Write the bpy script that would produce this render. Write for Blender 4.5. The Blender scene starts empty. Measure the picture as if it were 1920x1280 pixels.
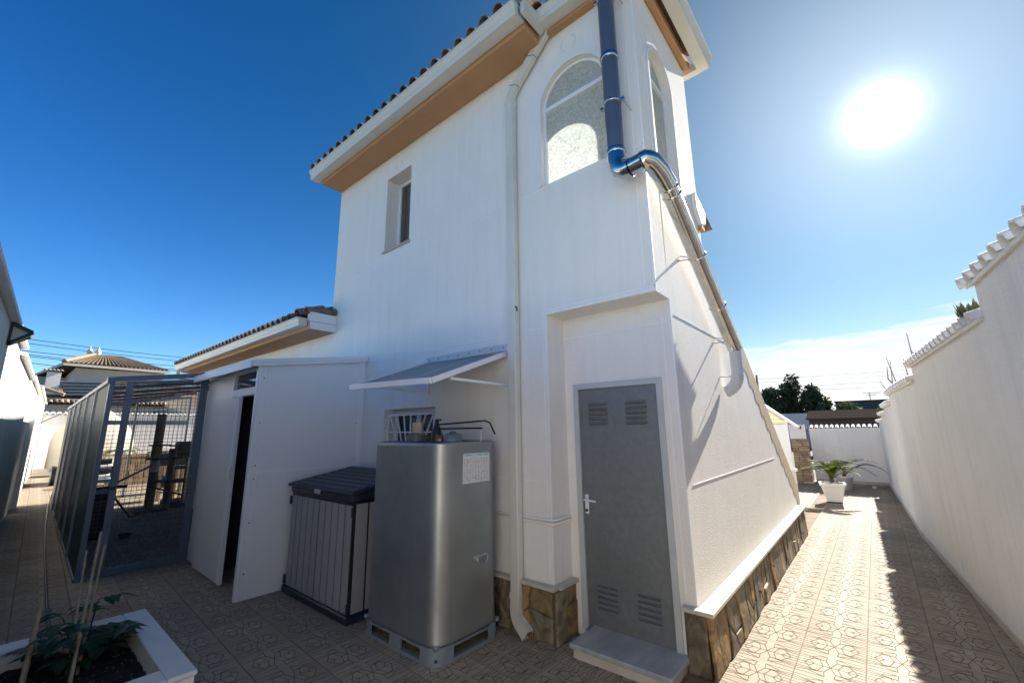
import bpy, bmesh, math, random
from mathutils import Vector, Matrix
from mathutils.geometry import tessellate_polygon
R = math.radians
rnd = random.Random(7)
sc = bpy.context.scene
col = sc.collection

# ------------------------------------------------------------ camera
cam_d = bpy.data.cameras.new('camera'); cam = bpy.data.objects.new('camera', cam_d); col.objects.link(cam)
yaw, pitch, roll = R(-39.97029977), R(11.69179836), R(-0.75465948)
F = 792.962316
fw = Vector((math.sin(yaw)*math.cos(pitch), math.cos(yaw)*math.cos(pitch), math.sin(pitch)))
rt = Vector((math.cos(yaw), -math.sin(yaw), 0)); up = rt.cross(fw)
rt2 = rt*math.cos(roll) + up*math.sin(roll); up2 = -rt*math.sin(roll) + up*math.cos(roll)
M = Matrix((rt2, up2, -fw)).transposed().to_4x4(); M.translation = (0, 0, 1.7)
cam.matrix_world = M
cam_d.sensor_width = 36; cam_d.lens = F/1920*36; cam_d.clip_end = 3000; cam_d.clip_start = 0.05
sc.camera = cam

# ------------------------------------------------------------ sky and sun
SUN = Vector((0.07793, 0.86198, 0.50091)).normalized()
EL = math.asin(SUN.z); AZ = math.atan2(SUN.x, SUN.y)
world = bpy.data.worlds.new('World'); sc.world = world; world.use_nodes = True
nt = world.node_tree; N = nt.nodes; L = nt.links; N.clear()
def wn(t, **k):
    n = N.new(t)
    for a, b in k.items(): setattr(n, a, b)
    return n
def wmath(op, a, b=None, c=None, clamp=False):
    n = N.new('ShaderNodeMath'); n.operation = op; n.use_clamp = clamp
    for i, v in enumerate((a, b, c)):
        if v is None: continue
        if isinstance(v, (int, float)): n.inputs[i].default_value = v
        else: L.new(v, n.inputs[i])
    return n.outputs[0]
def wmix(fac, a, b, bt='MIX'):
    n = N.new('ShaderNodeMix'); n.data_type = 'RGBA'; n.blend_type = bt; n.clamp_result = False
    for i, v in ((0, fac), (6, a), (7, b)):
        if isinstance(v, (int, float)): n.inputs[i].default_value = v
        elif isinstance(v, tuple): n.inputs[i].default_value = v
        else: L.new(v, n.inputs[i])
    return n.outputs[2]
sky = wn('ShaderNodeTexSky', sky_type='NISHITA', sun_disc=False, sun_elevation=EL, sun_rotation=AZ,
         altitude=300, air_density=1.0, dust_density=0.0, ozone_density=3.0)
tc = wn('ShaderNodeTexCoord'); sep = wn('ShaderNodeSeparateXYZ'); L.new(tc.outputs['Generated'], sep.inputs[0])
dot = wn('ShaderNodeVectorMath', operation='DOT_PRODUCT'); L.new(tc.outputs['Generated'], dot.inputs[0]); dot.inputs[1].default_value = SUN
d = dot.outputs['Value']
gam = wn('ShaderNodeGamma'); L.new(sky.outputs[0], gam.inputs[0]); gam.inputs[1].default_value = 1.32
hs = wn('ShaderNodeHueSaturation'); L.new(gam.outputs[0], hs.inputs['Color']); hs.inputs['Saturation'].default_value = 1.2
tsel = wmath('MULTIPLY_ADD', d, 1.25, -0.15, clamp=True)        # paler, whiter haze towards the sun
tcol = wmix(tsel, (0.44, 0.435, 0.465, 1), (0.46, 0.265, 0.18, 1))
tint = wmix(1.0, hs.outputs[0], tcol, 'MULTIPLY')
# thin cloud bank low in the sky on the sunny side
mp = wn('ShaderNodeMapping'); L.new(tc.outputs['Generated'], mp.inputs[0]); mp.inputs['Scale'].default_value = (2.2, 2.2, 13.0)
cn = wn('ShaderNodeTexNoise'); L.new(mp.outputs[0], cn.inputs['Vector']); cn.inputs['Scale'].default_value = 2.4; cn.inputs['Detail'].default_value = 9; cn.inputs['Roughness'].default_value = 0.62
el = sep.outputs['Z']
top = wmath('MULTIPLY_ADD', cn.outputs['Fac'], 0.13, 0.10)
sidef = wmath('MULTIPLY_ADD', sep.outputs['X'], 0.10, 0.012)      # the bank is higher to the right
top = wmath('ADD', top, sidef)
bank = wmath('DIVIDE', wmath('SUBTRACT', top, el), 0.02, clamp=True)
bank = wmath('MULTIPLY', bank, wmath('MULTIPLY_ADD', sep.outputs['X'], 2.2, 1.55, clamp=True))
bank = wmath('MULTIPLY', bank, wmath('MULTIPLY_ADD', sep.outputs['Y'], 2.0, -0.2, clamp=True))
mp2 = wn('ShaderNodeMapping'); L.new(tc.outputs['Generated'], mp2.inputs[0]); mp2.inputs['Scale'].default_value = (3, 3, 30.0)
c2 = wn('ShaderNodeTexNoise'); L.new(mp2.outputs[0], c2.inputs['Vector']); c2.inputs['Scale'].default_value = 3.0; c2.inputs['Detail'].default_value = 8; c2.inputs['Roughness'].default_value = 0.6
dens = wmath('MULTIPLY_ADD', c2.outputs['Fac'], 2.6, -0.45, clamp=True)
bank = wmath('MULTIPLY', bank, dens)
skyc = wmix(bank, tint, (3.3, 3.4, 3.5, 1))
# the sun's own glare in the air around it
glow = wmath('MULTIPLY', wmath('POWER', wmath('MAXIMUM', d, 0.0), 900.0), 4.0)
glow2 = wmath('MULTIPLY', wmath('POWER', wmath('MAXIMUM', d, 0.0), 8.0), 0.95)
core = wmath('MULTIPLY', wmath('DIVIDE', wmath('SUBTRACT', d, math.cos(R(2.9))), math.cos(R(1.7))-math.cos(R(2.9)), clamp=True), 40.0)
glow3 = wmath('MULTIPLY', wmath('POWER', wmath('MAXIMUM', d, 0.0), 45.0), 1.3)
g = wmath('ADD', wmath('ADD', wmath('ADD', glow, glow2), core), glow3)
cg = wn('ShaderNodeCombineXYZ')
L.new(wmath('MULTIPLY', g, 0.96), cg.inputs[0]); L.new(g, cg.inputs[1]); L.new(wmath('MULTIPLY', g, 0.98), cg.inputs[2])
fin = wmix(1.0, skyc, cg.outputs[0], 'ADD')
bg = wn('ShaderNodeBackground'); L.new(fin, bg.inputs[0]); bg.inputs[1].default_value = 0.075
wo = wn('ShaderNodeOutputWorld'); L.new(bg.outputs[0], wo.inputs[0])

sl = bpy.data.lights.new('sun', 'SUN'); sl.energy = 3.7; sl.angle = R(0.53); sl.color = (1.0, 0.93, 0.82)
so = bpy.data.objects.new('sun', sl); col.objects.link(so)
so.rotation_euler = (-SUN).to_track_quat('-Z', 'Y').to_euler()
sc.view_settings.view_transform = 'Standard'; sc.view_settings.look = 'None'
sc.view_settings.gamma = 1; sc.view_settings.use_curve_mapping = False
sc.view_settings.exposure = 1.85

# ------------------------------------------------------------ materials
MATS = {}
def mat(name, c, rough=0.7, metal=0.0, var=0.0, vs=3.0, bump=0.0, bs=40.0, c2=None, spec=0.5, rand=0.0, trans=0.0, dirt=None, stretch=None, detail=5):
    m = bpy.data.materials.new(name); m.use_nodes = True
    t = m.node_tree; n = t.nodes; l = t.links; b = n['Principled BSDF']
    b.inputs['Roughness'].default_value = rough; b.inputs['Metallic'].default_value = metal
    b.inputs['Specular IOR Level'].default_value = spec
    b.inputs['Base Color'].default_value = (*c, 1)
    co = n.new('ShaderNodeTexCoord'); vec = co.outputs['Object']
    if stretch:
        mpn = n.new('ShaderNodeMapping'); mpn.inputs['Scale'].default_value = stretch; l.new(vec, mpn.inputs[0]); vec = mpn.outputs[0]
    src = None
    if var or c2:
        no = n.new('ShaderNodeTexNoise'); no.inputs['Scale'].default_value = vs; no.inputs['Detail'].default_value = detail; no.inputs['Roughness'].default_value = .6
        l.new(vec, no.inputs['Vector'])
        rp = n.new('ShaderNodeValToRGB'); l.new(no.outputs['Fac'], rp.inputs[0])
        rp.color_ramp.elements[0].position = .33; rp.color_ramp.elements[1].position = .68
        cc = c2 or tuple(x*(1-var) for x in c)
        rp.color_ramp.elements[0].color = (*cc, 1); rp.color_ramp.elements[1].color = (*c, 1)
        src = rp.outputs[0]
    if dirt:
        col_d, zh, amt = dirt
        no = n.new('ShaderNodeTexNoise'); no.inputs['Scale'].default_value = 1.3; no.inputs['Detail'].default_value = 7
        l.new(co.outputs['Object'], no.inputs['Vector'])
        mr = n.new('ShaderNodeMapRange'); mr.inputs[1].default_value = .5; mr.inputs[2].default_value = .8; mr.inputs[4].default_value = amt
        l.new(no.outputs['Fac'], mr.inputs[0])
        mx = n.new('ShaderNodeMix'); mx.data_type = 'RGBA'; l.new(mr.outputs[0], mx.inputs[0])
        if src: l.new(src, mx.inputs[6])
        else: mx.inputs[6].default_value = (*c, 1)
        mx.inputs[7].default_value = (*col_d, 1); src = mx.outputs[2]
    if rand:
        oi = n.new('ShaderNodeObjectInfo')
        mr = n.new('ShaderNodeMapRange'); l.new(oi.outputs['Random'], mr.inputs[0]); mr.inputs[3].default_value = 1-rand; mr.inputs[4].default_value = 1+rand*.6
        mx = n.new('ShaderNodeMix'); mx.data_type = 'RGBA'; mx.blend_type = 'MULTIPLY'; mx.inputs[0].default_value = 1
        if src: l.new(src, mx.inputs[6])
        else: mx.inputs[6].default_value = (*c, 1)
        l.new(mr.outputs[0], mx.inputs[7]); src = mx.outputs[2]
    if src: l.new(src, b.inputs['Base Color'])
    if bump:
        no = n.new('ShaderNodeTexNoise'); no.inputs['Scale'].default_value = bs; no.inputs['Detail'].default_value = 4; l.new(vec, no.inputs['Vector'])
        bu = n.new('ShaderNodeBump'); bu.inputs['Strength'].default_value = 1.0; bu.inputs['Distance'].default_value = bump
        l.new(no.outputs['Fac'], bu.inputs['Height']); l.new(bu.outputs[0], b.inputs['Normal'])
    if trans:
        tr = n.new('ShaderNodeBsdfTranslucent'); 
        if src: l.new(src, tr.inputs[0])
        else: tr.inputs[0].default_value = (*c, 1)
        ms = n.new('ShaderNodeMixShader'); ms.inputs[0].default_value = trans
        l.new(b.outputs[0], ms.inputs[1]); l.new(tr.outputs[0], ms.inputs[2]); l.new(ms.outputs[0], n['Material Output'].inputs[0])
    MATS[name] = m
    return m
def pane(name, c, alpha, rough=.08, translucent=0.0, tc_=None, bump=0, bs=60, spec=.5, var=0):
    """sheet that lets part of the light straight through"""
    m = bpy.data.materials.new(name); m.use_nodes = True
    t = m.node_tree; n = t.nodes; l = t.links; b = n['Principled BSDF']
    b.inputs['Base Color'].default_value = (*c, 1); b.inputs['Roughness'].default_value = rough; b.inputs['Specular IOR Level'].default_value = spec
    tr = n.new('ShaderNodeBsdfTransparent'); tr.inputs[0].default_value = (*(tc_ or (1, 1, 1)), 1)
    ms = n.new('ShaderNodeMixShader'); ms.inputs[0].default_value = alpha
    o = b.outputs[0]
    if translucent:
        tl = n.new('ShaderNodeBsdfTranslucent'); tl.inputs[0].default_value = (*c, 1)
        m2 = n.new('ShaderNodeMixShader'); m2.inputs[0].default_value = translucent; l.new(o, m2.inputs[1]); l.new(tl.outputs[0], m2.inputs[2]); o = m2.outputs[0]
    if bump:
        co = n.new('ShaderNodeTexCoord')
        no = n.new('ShaderNodeTexNoise'); no.inputs['Scale'].default_value = bs; no.inputs['Detail'].default_value = 3; no.inputs['Distortion'].default_value = 2.5; l.new(co.outputs['Object'], no.inputs['Vector'])
        bu = n.new('ShaderNodeBump'); bu.inputs['Distance'].default_value = bump; l.new(no.outputs['Fac'], bu.inputs['Height']); l.new(bu.outputs[0], b.inputs['Normal'])
        if var:
            rp = n.new('ShaderNodeMapRange'); rp.inputs[1].default_value = .35; rp.inputs[2].default_value = .65; rp.inputs[3].default_value = 1-var; l.new(no.outputs['Fac'], rp.inputs[0])
            mx = n.new('ShaderNodeMix'); mx.data_type = 'RGBA'; mx.blend_type = 'MULTIPLY'; mx.inputs[0].default_value = 1; mx.inputs[6].default_value = (*c, 1); l.new(rp.outputs[0], mx.inputs[7])
            l.new(mx.outputs[2], b.inputs['Base Color']); l.new(mx.outputs[2], tl.inputs[0])
    l.new(tr.outputs[0], ms.inputs[1]); l.new(o, ms.inputs[2]); l.new(ms.outputs[0], n['Material Output'].inputs[0])
    MATS[name] = m
    return m

STUCCO = mat('white_stucco', (.86, .835, .79), .9, var=.05, vs=1.2, bump=.004, bs=85, dirt=((.66, .62, .55), 0, .22), spec=.2)
def weather(m, strength, zs=.35):
    t = m.node_tree; n = t.nodes; l = t.links; b = n['Principled BSDF']; src = b.inputs['Base Color'].links[0].from_socket
    co = n.new('ShaderNodeTexCoord'); mp_ = n.new('ShaderNodeMapping'); mp_.inputs['Scale'].default_value = (5, 5, zs); l.new(co.outputs['Object'], mp_.inputs[0])
    no = n.new('ShaderNodeTexNoise'); no.inputs['Scale'].default_value = 1.6; no.inputs['Detail'].default_value = 9; no.inputs['Roughness'].default_value = .7; l.new(mp_.outputs[0], no.inputs['Vector'])
    mr = n.new('ShaderNodeMapRange'); mr.inputs[1].default_value = .48; mr.inputs[2].default_value = .75; mr.inputs[4].default_value = strength; l.new(no.outputs['Fac'], mr.inputs[0])
    n2 = n.new('ShaderNodeTexNoise'); n2.inputs['Scale'].default_value = 260; n2.inputs['Detail'].default_value = 2; l.new(co.outputs['Object'], n2.inputs['Vector'])
    m2 = n.new('ShaderNodeMapRange'); m2.inputs[1].default_value = .3; m2.inputs[2].default_value = .7; m2.inputs[3].default_value = .90; m2.inputs[4].default_value = 1.04; l.new(n2.outputs['Fac'], m2.inputs[0])
    mx = n.new('ShaderNodeMix'); mx.data_type = 'RGBA'; l.new(mr.outputs[0], mx.inputs[0]); l.new(src, mx.inputs[6]); mx.inputs[7].default_value = (.50, .46, .39, 1)
    my = n.new('ShaderNodeMix'); my.data_type = 'RGBA'; my.blend_type = 'MULTIPLY'; my.inputs[0].default_value = 1; l.new(mx.outputs[2], my.inputs[6]); l.new(m2.outputs[0], my.inputs[7])
    l.new(my.outputs[2], b.inputs['Base Color'])
weather(STUCCO, .16)
STUCCO2 = mat('white_stucco_boundary', (.80, .79, .765), .9, var=.08, vs=.8, bump=.008, bs=55, dirt=((.60, .57, .50), 0, .3), spec=.2)
weather(STUCCO2, .30)
BEAD = mat('white_bead', (.86, .86, .85), .5, var=.06, vs=9)
TRIM = mat('smooth_white_trim', (.80, .785, .75), .6, var=.06, vs=4, bump=.001, bs=60)
OCHRE = mat('ochre_render', (.52, .29, .145), .85, var=.14, vs=2.0, bump=.002, bs=120)
GUTTER = mat('cream_gutter_enamel', (.68, .67, .60), .38, var=.07, vs=2.5, dirt=((.45, .42, .34), 0, .5))
CLAY = mat('clay_roof_tile', (.30, .19, .125), .85, c2=(.12, .095, .075), vs=5, bump=.002, bs=80, rand=.25)
WCLAY = mat('white_painted_tile', (.78, .765, .73), .8, var=.1, vs=6, bump=.002, bs=60, rand=.05)
ALU = mat('white_aluminium', (.80, .81, .82), .32, var=.03, vs=2)
PANEL = mat('white_sandwich_panel', (.78, .79, .80), .22, var=.03, vs=1.5)
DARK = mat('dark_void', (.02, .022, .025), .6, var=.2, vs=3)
GLASSD = mat('dark_window_glass', (.03, .035, .04), .06, var=.2, vs=2, spec=.8)
SHUT = mat('brown_shutter', (.10, .075, .06), .5, var=.15, vs=6)
SILL = mat('stone_sill', (.50, .44, .36), .6, var=.15, vs=12)
MARBLE = mat('grey_marble', (.44, .45, .46), .28, c2=(.30, .31, .325), vs=3.5, stretch=(3, .8, 1), bump=.0004, bs=20)
CAPM = mat('cream_marble_cap', (.58, .55, .48), .4, c2=(.47, .43, .36), vs=6)
GALV = mat('galvanised_sheet', (.43, .455, .46), .44, .85, c2=(.31, .34, .355), vs=2.0, bump=.0035, bs=2.2, detail=7, dirt=((.30, .32, .32), 0, .6))
GALVD = mat('galvanised_door', (.235, .258, .258), .52, .55, c2=(.20, .21, .22), vs=22, bump=.0005, bs=40, detail=9, dirt=((.17, .175, .17), 0, .6))
ZINC = mat('zinc_painted_steel', (.32, .37, .42), .45, .4, var=.15, vs=8)
CAGEM = mat('blue_grey_steel', (.15, .19, .23), .45, .3, var=.15, vs=6)
WIRE = mat('wire_steel', (.10, .10, .10), .5, .5)
STEEL = mat('stainless_flue', (.62, .60, .57), .16, 1.0, c2=(.50, .48, .45), vs=8, bump=.0008, bs=12)
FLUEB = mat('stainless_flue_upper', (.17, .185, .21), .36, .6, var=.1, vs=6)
BLACK = mat('black_plastic', (.012, .013, .015), .4)
NAVY = mat('navy_plastic', (.018, .024, .045), .45, var=.15, vs=10, bump=.0006, bs=90)
GREYP = mat('grey_wood_grain_plastic', (.34, .34, .355), .6, c2=(.30, .30, .315), vs=18, stretch=(6, 6, .6), bump=.0005, bs=30, rand=.07)
CREAMP = mat('beige_plastic', (.42, .35, .26), .5)
PAPER = mat('paper', (.78, .78, .76), .7, var=.08, vs=30)
INK = mat('pencil_marks', (.16, .16, .18), .8)
TEAL = mat('teal_print', (.16, .38, .42), .7)
SOIL = mat('dark_potting_soil', (.022, .016, .012), .95, c2=(.008, .006, .005), vs=40, bump=.02, bs=45)
BAMBOO = mat('bamboo_cane', (.42, .33, .21), .6, c2=(.27, .20, .12), vs=14, stretch=(1, 1, .3))
LEAF = mat('dark_plant_leaf', (.035, .085, .035), .5, c2=(.018, .05, .022), vs=8, trans=.25)
PALML = mat('palm_leaflet', (.15, .19, .035), .7, c2=(.07, .10, .02), vs=4, trans=.35, spec=.15)
PALML2 = mat('palm_leaflet_dark', (.07, .10, .03), .7, c2=(.035, .055, .015), vs=4, trans=.3, spec=.15)
BARK = mat('bark', (.10, .07, .05), .9, var=.4, vs=12, bump=.01, bs=15)
PINE = mat('pine_foliage', (.060, .080, .035), .8, c2=(.02, .032, .015), vs=.9, trans=.15)
OLIVE = mat('olive_foliage', (.13, .15, .06), .8, c2=(.07, .085, .035), vs=.8, trans=.2)
BARE = mat('bare_twig', (.30, .25, .22), .8)
POT = mat('white_plastic_pot', (.76, .76, .74), .4, var=.05, vs=5)
PEBBLE = mat('pale_pebble', (.50, .48, .44), .8, rand=.3, var=.2, vs=20)
STONE = None
PAVER = mat('cement_paver', (.415, .352, .265), .75, c2=(.325, .268, .198), vs=6, bump=.0015, bs=70, rand=.15, dirt=((.20, .18, .14), 0, .45), spec=.3)
JOINT = mat('dirty_groove', (.155, .10, .062), .95, var=.3, vs=20)
GROUT = mat('paver_grout', (.24, .18, .12), .95, var=.35, vs=4)
SHEETG = pane('dark_green_sheet', (.012, .034, .038), .985, .55, spec=.2)
SHEETR = pane('smoked_roof_sheet', (.04, .05, .06), .66, .35, spec=.3)
POLY = pane('milky_polycarbonate', (.42, .43, .43), .93, .35, translucent=.35)
FROST = pane('frosted_glass', (.76, .80, .77), .88, .16, translucent=.55, bump=.012, bs=20, var=.3)
FROSTB = pane('clear_pane', (.6, .65, .62), .15, .05)
ROPE = mat('sisal_rope', (.28, .21, .13), .9, bump=.004, bs=90, stretch=(1, 1, 6))
YELLOW = mat('yellow_sleeve', (.42, .33, .05), .7)
CARPET = mat('grey_plush', (.14, .13, .12), .95, var=.3, vs=30)
WOOD = mat('plain_wood', (.30, .20, .11), .7, var=.3, vs=8)
CLOTH = mat('cream_cover_cloth', (.56, .52, .44), .85, var=.12, vs=3, bump=.03, bs=4)
SOLAR = mat('solar_panel', (.02, .023, .03), .15, spec=.8)
HOUSEC = mat('cream_render', (.55, .52, .46), .9, var=.12, vs=1.2)
ROOFN = mat('neighbour_clay_tiles', (.20, .14, .095), 1.0, spec=.1, c2=(.12, .09, .065), vs=9)
GREENH = mat('dark_green_render', (.035, .055, .045), .8, var=.1, vs=.5)
BROWNR = mat('brown_flat_roof', (.075, .058, .048), 1.0, spec=.0, var=.15, vs=.8)
EARTH = mat('far_ground', (.20, .17, .12), .95, c2=(.12, .12, .07), vs=.05)
AWN = mat('yellowed_awning_cloth', (.62, .53, .36), .8, var=.1, vs=4, trans=.3)
SANDST = mat('sandstone_block', (.40, .30, .19), .9, c2=(.27, .19, .12), vs=5, rand=.25, bump=.008, bs=20)
WOODG = mat('tan_band', (.55, .44, .31), .85, var=.12, vs=5, bump=.002, bs=80)

def stone_mat():
    m = bpy.data.materials.new('quartzite_stone'); m.use_nodes = True
    t = m.node_tree; n = t.nodes; l = t.links; b = n['Principled BSDF']; b.inputs['Roughness'].default_value = .62
    oi = n.new('ShaderNodeObjectInfo'); r1 = n.new('ShaderNodeValToRGB'); l.new(oi.outputs['Random'], r1.inputs[0])
    cs = [(.22, .18, .105), (.15, .135, .10), (.26, .24, .185), (.30, .21, .095), (.17, .16, .13), (.22, .205, .155), (.20, .16, .09)]
    r1.color_ramp.interpolation = 'CONSTANT'
    e = r1.color_ramp.elements; e[0].color = (*cs[0], 1); e[1].position = 1/7; e[1].color = (*cs[1], 1)
    for i in range(2, 7): x = e.new(i/7); x.color = (*cs[i], 1)
    co = n.new('ShaderNodeTexCoord'); no = n.new('ShaderNodeTexNoise'); no.inputs['Scale'].default_value = 7; no.inputs['Detail'].default_value = 8; no.inputs['Distortion'].default_value = 1.2
    l.new(co.outputs['Object'], no.inputs['Vector'])
    r2 = n.new('ShaderNodeValToRGB'); l.new(no.outputs['Fac'], r2.inputs[0])
    r2.color_ramp.elements[0].position = .35; r2.color_ramp.elements[0].color = (.45, .38, .30, 1)
    r2.color_ramp.elements[1].position = .66; r2.color_ramp.elements[1].color = (1.25, 1.1, .95, 1)
    mx = n.new('ShaderNodeMix'); mx.data_type = 'RGBA'; mx.blend_type = 'MULTIPLY'; mx.inputs[0].default_value = 1
    l.new(r1.outputs[0], mx.inputs[6]); l.new(r2.outputs[0], mx.inputs[7]); l.new(mx.outputs[2], b.inputs['Base Color'])
    bu = n.new('ShaderNodeBump'); bu.inputs['Distance'].default_value = .012; bu.inputs['Strength'].default_value = 1; l.new(no.outputs['Fac'], bu.inputs['Height']); l.new(bu.outputs[0], b.inputs['Normal'])
    return m
STONE = stone_mat()
MORTAR = mat('dark_mortar', (.13, .105, .075), .95, var=.2, vs=10)

# ------------------------------------------------------------ mesh helpers
BASE = {}
def thing(name, label, cat, loc, group=None):
    o = bpy.data.objects.new(name, None); col.objects.link(o); o.location = loc; o.empty_display_size = .1
    o['label'] = label; o['category'] = cat
    if group: o['group'] = group
    BASE[o.name] = Vector(loc); return o
def tag(o, label, cat, group=None):
    o['label'] = label; o['category'] = cat
    if group: o['group'] = group
    return o
class MB:
    def __init__(s): s.v = []; s.f = []; s.m = []; s.sm = []
    def face(s, pts, mi=0, smooth=False):
        b = len(s.v); s.v += [Vector(p) for p in pts]; s.f.append(tuple(range(b, b+len(pts)))); s.m.append(mi); s.sm.append(smooth); return s
    def grid(s, rows, closed_u=False, mi=0, smooth=True, flip=False):
        """rows: list of lists of points"""
        b = len(s.v); n = len(rows[0])
        for r in rows: s.v += [Vector(p) for p in r]
        for i in range(len(rows)-1):
            for j in range(n if closed_u else n-1):
                k = (j+1) % n
                q = (b+i*n+j, b+i*n+k, b+(i+1)*n+k, b+(i+1)*n+j)
                s.f.append(q[::-1] if flip else q); s.m.append(mi); s.sm.append(smooth)
        return s
    def box(s, x0, x1, y0, y1, z0, z1, mi=0, fn=None):
        if x0 > x1: x0, x1 = x1, x0
        if y0 > y1: y0, y1 = y1, y0
        if z0 > z1: z0, z1 = z1, z0
        p = [Vector((x, y, z)) for z in (z0, z1) for y in (y0, y1) for x in (x0, x1)]
        if fn: p = [Vector(fn(*q)) for q in p]
        b = len(s.v); s.v += p
        for q in ((0, 2, 3, 1), (4, 5, 7, 6), (0, 1, 5, 4), (2, 6, 7, 3), (0, 4, 6, 2), (1, 3, 7, 5)):
            s.f.append(tuple(b+i for i in q)); s.m.append(mi); s.sm.append(False)
        return s
    def bar(s, a, c, w, h, mi=0, upv=(0, 0, 1)):
        a = Vector(a); c = Vector(c); d = (c-a).normalized(); u = Vector(upv)
        if abs(d.dot(u)) > .98: u = Vector((0, 1, 0))
        sd = d.cross(u).normalized()*w/2; u = sd.cross(d).normalized()*h/2
        p = [e+i*sd+j*u for e in (a, c) for j in (-1, 1) for i in (-1, 1)]
        b = len(s.v); s.v += p
        for q in ((0, 1, 3, 2), (4, 6, 7, 5), (0, 4, 5, 1), (2, 3, 7, 6), (0, 2, 6, 4), (1, 5, 7, 3)):
            s.f.append(tuple(b+i for i in q)); s.m.append(mi); s.sm.append(False)
        return s
    def tube(s, path, r, n=10, mi=0, cap=True, smooth=True, closed=False):
        path = [Vector(p) for p in path]; rs = r if isinstance(r, (list, tuple)) else [r]*len(path)
        rows = []; prev = None
        for i, p in enumerate(path):
            if i == 0: t = path[1]-p
            elif i == len(path)-1: t = p-path[i-1]
            else: t = (path[i+1]-p).normalized()+(p-path[i-1]).normalized()
            t.normalize()
            if prev is None:
                a = Vector((0, 0, 1)) if abs(t.z) < .9 else Vector((1, 0, 0))
                u = t.cross(a).normalized()
            else:
                u = (prev-t*prev.dot(t)).normalized()
            prev = u; w = t.cross(u)
            rows.append([p+rs[i]*(math.cos(2*math.pi*k/n)*u+math.sin(2*math.pi*k/n)*w) for k in range(n)])
        s.grid(rows, True, mi, smooth)
        if cap: s.face(rows[0][::-1], mi); s.face(rows[-1], mi)
        return s
    def lathe(s, c, prof, n=16, mi=0, sx=1, sy=1, smooth=True):
        c = Vector(c)
        rows = [[c+Vector((r*sx*math.cos(2*math.pi*k/n), r*sy*math.sin(2*math.pi*k/n), z)) for k in range(n)] for r, z in prof]
        s.grid(rows, True, mi, smooth, flip=True)
        return s
    def slab(s, outer, holes, fn, t, mi=0):
        """outer/holes: 2D loops; fn(a,b,d)->3D with d the depth; thickness t"""
        loops = [outer]+holes
        l3 = [[Vector((a, b, 0)) for a, b in lp] for lp in loops]
        tris = tessellate_polygon(l3); flat = [p for lp in loops for p in lp]
        b0 = len(s.v); n = len(flat)
        s.v += [Vector(fn(a, b, 0)) for a, b in flat]+[Vector(fn(a, b, t)) for a, b in flat]
        for q in tris:
            s.f.append(tuple(b0+i for i in q)); s.m.append(mi); s.sm.append(False)
            s.f.append(tuple(b0+n+i for i in q[::-1])); s.m.append(mi); s.sm.append(False)
        k = b0
        for lp in loops:
            m_ = len(lp)
            for i in range(m_):
                j = (i+1) % m_
                s.f.append((k+i, k+j, k+n+j, k+n+i)); s.m.append(mi); s.sm.append(False)
            k += m_
        return s
    def build(s, name, mats, parent=None, stuff=False, structure=False, bevel=0, origin=None, recalc=True):
        if not isinstance(mats, (list, tuple)): mats = [mats]
        base = BASE[parent.name] if parent is not None else Vector(origin or (0, 0, 0))
        org = base
        me = bpy.data.meshes.new(name); me.from_pydata([v-org for v in s.v], [], s.f)
        for i, p in enumerate(me.polygons): p.material_index = s.m[i]; p.use_smooth = s.sm[i]
        for m in mats: me.materials.append(m)
        if recalc or bevel:
            bm = bmesh.new(); bm.from_mesh(me)
            if bevel:
                bmesh.ops.remove_doubles(bm, verts=bm.verts, dist=1e-5)
            bmesh.ops.recalc_face_normals(bm, faces=bm.faces)
            if bevel:
                ed = [e for e in bm.edges if len(e.link_faces) == 2 and e.calc_face_angle(0) > .6]
                bmesh.ops.bevel(bm, geom=ed, offset=bevel, segments=1, affect='EDGES', profile=.6, clamp_overlap=True)
            bm.to_mesh(me); bm.free()
        o = bpy.data.objects.new(name, me); col.objects.link(o)
        if parent is not None: o.parent = parent
        else: o.location = org
        BASE[o.name] = org
        if stuff: o['kind'] = 'stuff'
        if structure: o['kind'] = 'structure'
        return o
def copy_mesh(o, name, parent, loc, rz=0, rot=None):
    c = bpy.data.objects.new(name, o.data); col.objects.link(c); c.parent = parent
    c.location = Vector(loc)-BASE[parent.name] if parent is not None else Vector(loc)
    c.rotation_euler = rot or (0, 0, rz); return c
def arch(x0, x1, z0, zt, n=20):
    r = (x1-x0)/2; cx = (x0+x1)/2; cz = zt-r
    return [(x0, z0), (x1, z0)]+[(cx+r*math.cos(math.pi*i/n), cz+r*math.sin(math.pi*i/n)) for i in range(n+1)]
def rect(a0, a1, b0, b1): return [(a0, b0), (a1, b0), (a1, b1), (a0, b1)]

# ------------------------------------------------------------ ground and paving
def wxr(y):   # face of the right boundary wall
    return .64-.0745*(y-5) if y < 9.2 else .327-.0335*(y-9.2)
def wyl(x):   # face of the left boundary wall
    return .28+.0565*(-13.3-x)
g = MB(); g.face([(-900, -900, -.06), (900, -900, -.06), (900, 900, -.06), (-900, 900, -.06)])
ground = g.build('ground', EARTH, structure=True)
pv = MB()
pv.box(-31, 1.6, -1.0, 17.2, -.05, -.004)
paving = pv.build('paving', GROUT, structure=True)

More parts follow.
